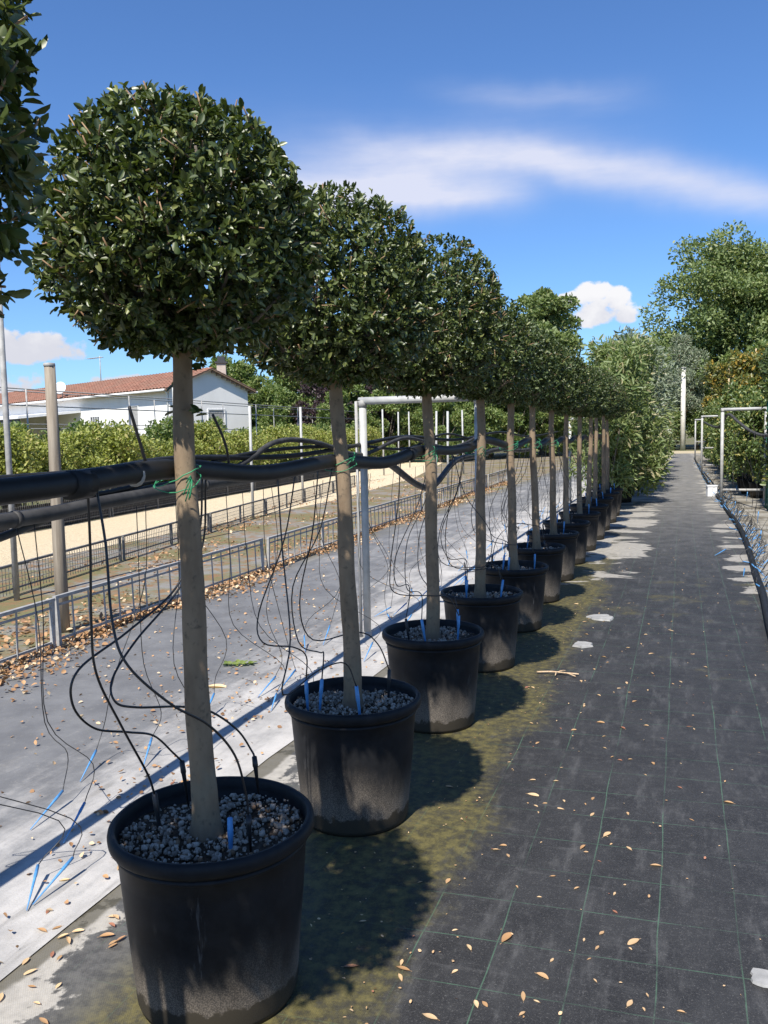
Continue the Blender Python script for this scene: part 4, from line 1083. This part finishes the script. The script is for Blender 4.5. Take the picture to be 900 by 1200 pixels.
# fallen leaves, each its own object
def dry_leaf_mesh(seed):
    g = random.Random(seed); n = 7; V = []; curl = g.uniform(.2, 1.1); tw_ = g.uniform(-.5, .5); wd = g.uniform(.30, .46)
    for i in range(n + 1):
        t = i / n; wv = wd * math.sin(math.pi * min(1, t * .96 + .03)) ** .8
        for s in (-1, 0, 1):
            z = abs(s) * wv * .45 * curl + .22 * curl * (t - .5) ** 2 + s * tw_ * .12 * t
            V.append((t - .5, s * wv * .5, z))
    zmin = min(v[2] for v in V); V = [(a, b_, c_ - zmin) for a, b_, c_ in V]
    F = [(i * 3 + j, (i + 1) * 3 + j, (i + 1) * 3 + j + 1, i * 3 + j + 1) for i in range(n) for j in (0, 1)]
    mb = MB(); mb.add(V, F); mb.tube([(-.5, 0, .02), (-.68, .02, .03)], .012, 4); return mb.mesh('leaf', 'dry_leaf', True)
DRY = [dry_leaf_mesh(k) for k in range(8)]
gl = random.Random(5)
def fallen(x, y, s, z, lab, grp):
    o = setp(link_obj('fallen_leaf', gl.choice(DRY), None, (x, y, z)), lab, 'leaf', grp)
    o.rotation_euler = (gl.uniform(-.06, .06), gl.uniform(-.06, .06), gl.random() * 6.28); o.scale = (s, s * gl.uniform(.8, 1.15), s)
n = 0
while n < 165:
    y = 1.9 + 6.5 * gl.random() ** 1.5; x = gl.gauss(-.50, .38)
    if x > .75 or x < -1.1 or (x < -.98 and gl.random() < .6): continue
    if any(math.hypot(x - ROWX, y - q) < .32 for q in ROW_Y): continue
    s = gl.choice((.018, .022, .026, .03, .036, .045)) * gl.uniform(.8, 1.15)
    fallen(x, y, s, .0085, 'small dry tan leaf lying on the dark fabric path', 'fallen leaves on the path'); n += 1
for x, y, s in ((-.52, 2.62, .06), (-.13, 2.72, .05), (-.27, 3.45, .05), (-.62, 3.75, .055), (-.95, 2.33, .05), (-.42, 2.35, .045)):
    fallen(x, y, s, .0085, 'larger curled dry leaf on the dark fabric path', 'larger fallen leaves on the path')
for k in range(55):
    y = 1.6 + 1.9 * gl.random(); x = gl.choice((gl.gauss(-1.90, .05), gl.gauss(-2.1, .15), gl.uniform(-1.9, -1.62)))
    if any(math.hypot(x - ROWX, y - q) < .30 for q in ROW_Y): continue
    fallen(x, y, gl.uniform(.025, .05), .0135, 'dry tan leaf near the frayed edge of the pale fabric', 'fallen leaves along the fabric edge')
def litter(name, P, size, mat, label, cat):
    global rng
    rng = np.random.default_rng(len(P)); n = len(P)
    W = unit(rng.normal(0, .5, (n, 3)) + np.array([0, 0, 1.0])); U = unit(np.cross(W, rng.normal(size=(n, 3)))); S = np.cross(W, U)
    P = np.asarray(P, float).copy(); P[:, 2] += size * .35
    V, F = scatter(P, U, S, W, size * rng.uniform(.5, 1.3, n), LEAF_V, LEAF_F, .8)
    V[:, 2] = np.maximum(V[:, 2], .0145)
    return setp(link_obj(name, np_mesh(name, V, F, mat)), label, cat, kind='stuff')
g2 = np.random.default_rng(77)
P = []
for k in range(8500):      # drift against the barrier
    y = 3 + 25 * g2.random() ** 1.3; x = f1x(y) + abs(g2.normal(0, .16)) * (1 + .6 * math.sin(y * 1.7)) - .10
    P.append((x, y, .010 + .03 * g2.random() * math.exp(-abs(x - f1x(y)) * 6)))
litter('leaf_litter', P, .042, 'dry_litter', 'orange-brown leaf litter drifted against the low barrier', 'leaf litter')
P = []
for k in range(9000):
    y = 3 + 30 * g2.random() ** 1.3; t = g2.random(); x = f1x(y) - .1 + (f2x(y) - .3 - f1x(y)) * t
    if math.sin(x * 2.3 + 1) * math.sin(y * 1.1 + x) + g2.normal(0, .35) < .18: continue
    P.append((x, y, .006 + .02 * g2.random()))
litter('leaf_litter', P, .05, 'dry_litter', 'brown leaf litter scattered between the two rows of barriers', 'leaf litter')
P = []
cen = [(-3.6, 6.6, .45), (-3.0, 5.9, .35), (-4.0, 5.2, .30), (-3.3, 7.6, .4), (-2.9, 4.3, .25), (-3.7, 9.0, .5), (-2.25, 3.2, .22), (-2.5, 5.0, .3), (-2.1, 4.6, .2), (-3.2, 11, .6)]
for k in range(900):
    c_ = cen[g2.integers(len(cen))]; P.append((g2.normal(c_[0], c_[2]), g2.normal(c_[1], c_[2] * 1.5), .014))
for k in range(650): P.append((g2.uniform(-4.5, -2.0), 1.5 + 16 * g2.random() ** 1.4, .014))
P = [p for p in P if -4.7 < p[0] < -2.0]
litter('leaf_litter', P, .026, 'dry_litter', 'loose tan leaves scattered over the pale grey fabric strip', 'leaf litter')
P = [(g2.normal(-1.02, .18) if g2.random() < .5 else g2.uniform(-.9, .8), 1.8 + 12 * g2.random() ** 1.3, .0095) for k in range(750)]
P = [p for p in P if all(math.hypot(p[0] - ROWX, p[1] - q) > .3 for q in ROW_Y)]
litter('leaf_crumbs', P, .011, 'dry_leaf', 'tiny crumbs of dry leaf specking the dark path', 'leaf litter')
# green cut sprig on the grey strip, and a curled brown leaf next to it
sg = empty('green_sprig', (-3.02, 5.35, .014), .4, 'fresh green cut sprig lying on the grey fabric', 'sprig')
mb = MB(); mb.tube([(-.10, 0, .008), (0, .01, .012), (.12, 0, .008)], .004, 5); mb.build('stem', 'green_sprig_leaf', sg, smooth=True)
gm = np_mesh('leaf', LEAF_V * np.array([1, .7, 1]), LEAF_F, 'green_sprig_leaf')
for k in range(16):
    l = link_obj('leaf', gm, sg, (-.10 + .22 * k / 16, 0, .012)); l.scale = (.055,) * 3; l.rotation_euler = (gl.uniform(-.5, .5), -gl.uniform(.0, .4), (1 if k % 2 else -1) * gl.uniform(.7, 1.4))
fallen(-2.88, 4.82, .13, .0135, 'long curled brown leaf beside the green sprig on grey fabric', 'large curled leaves')
fallen(-1.80, 2.58, .12, .0135, 'long curled brown leaf at the fabric edge beside the gravel pot', 'large curled leaves')
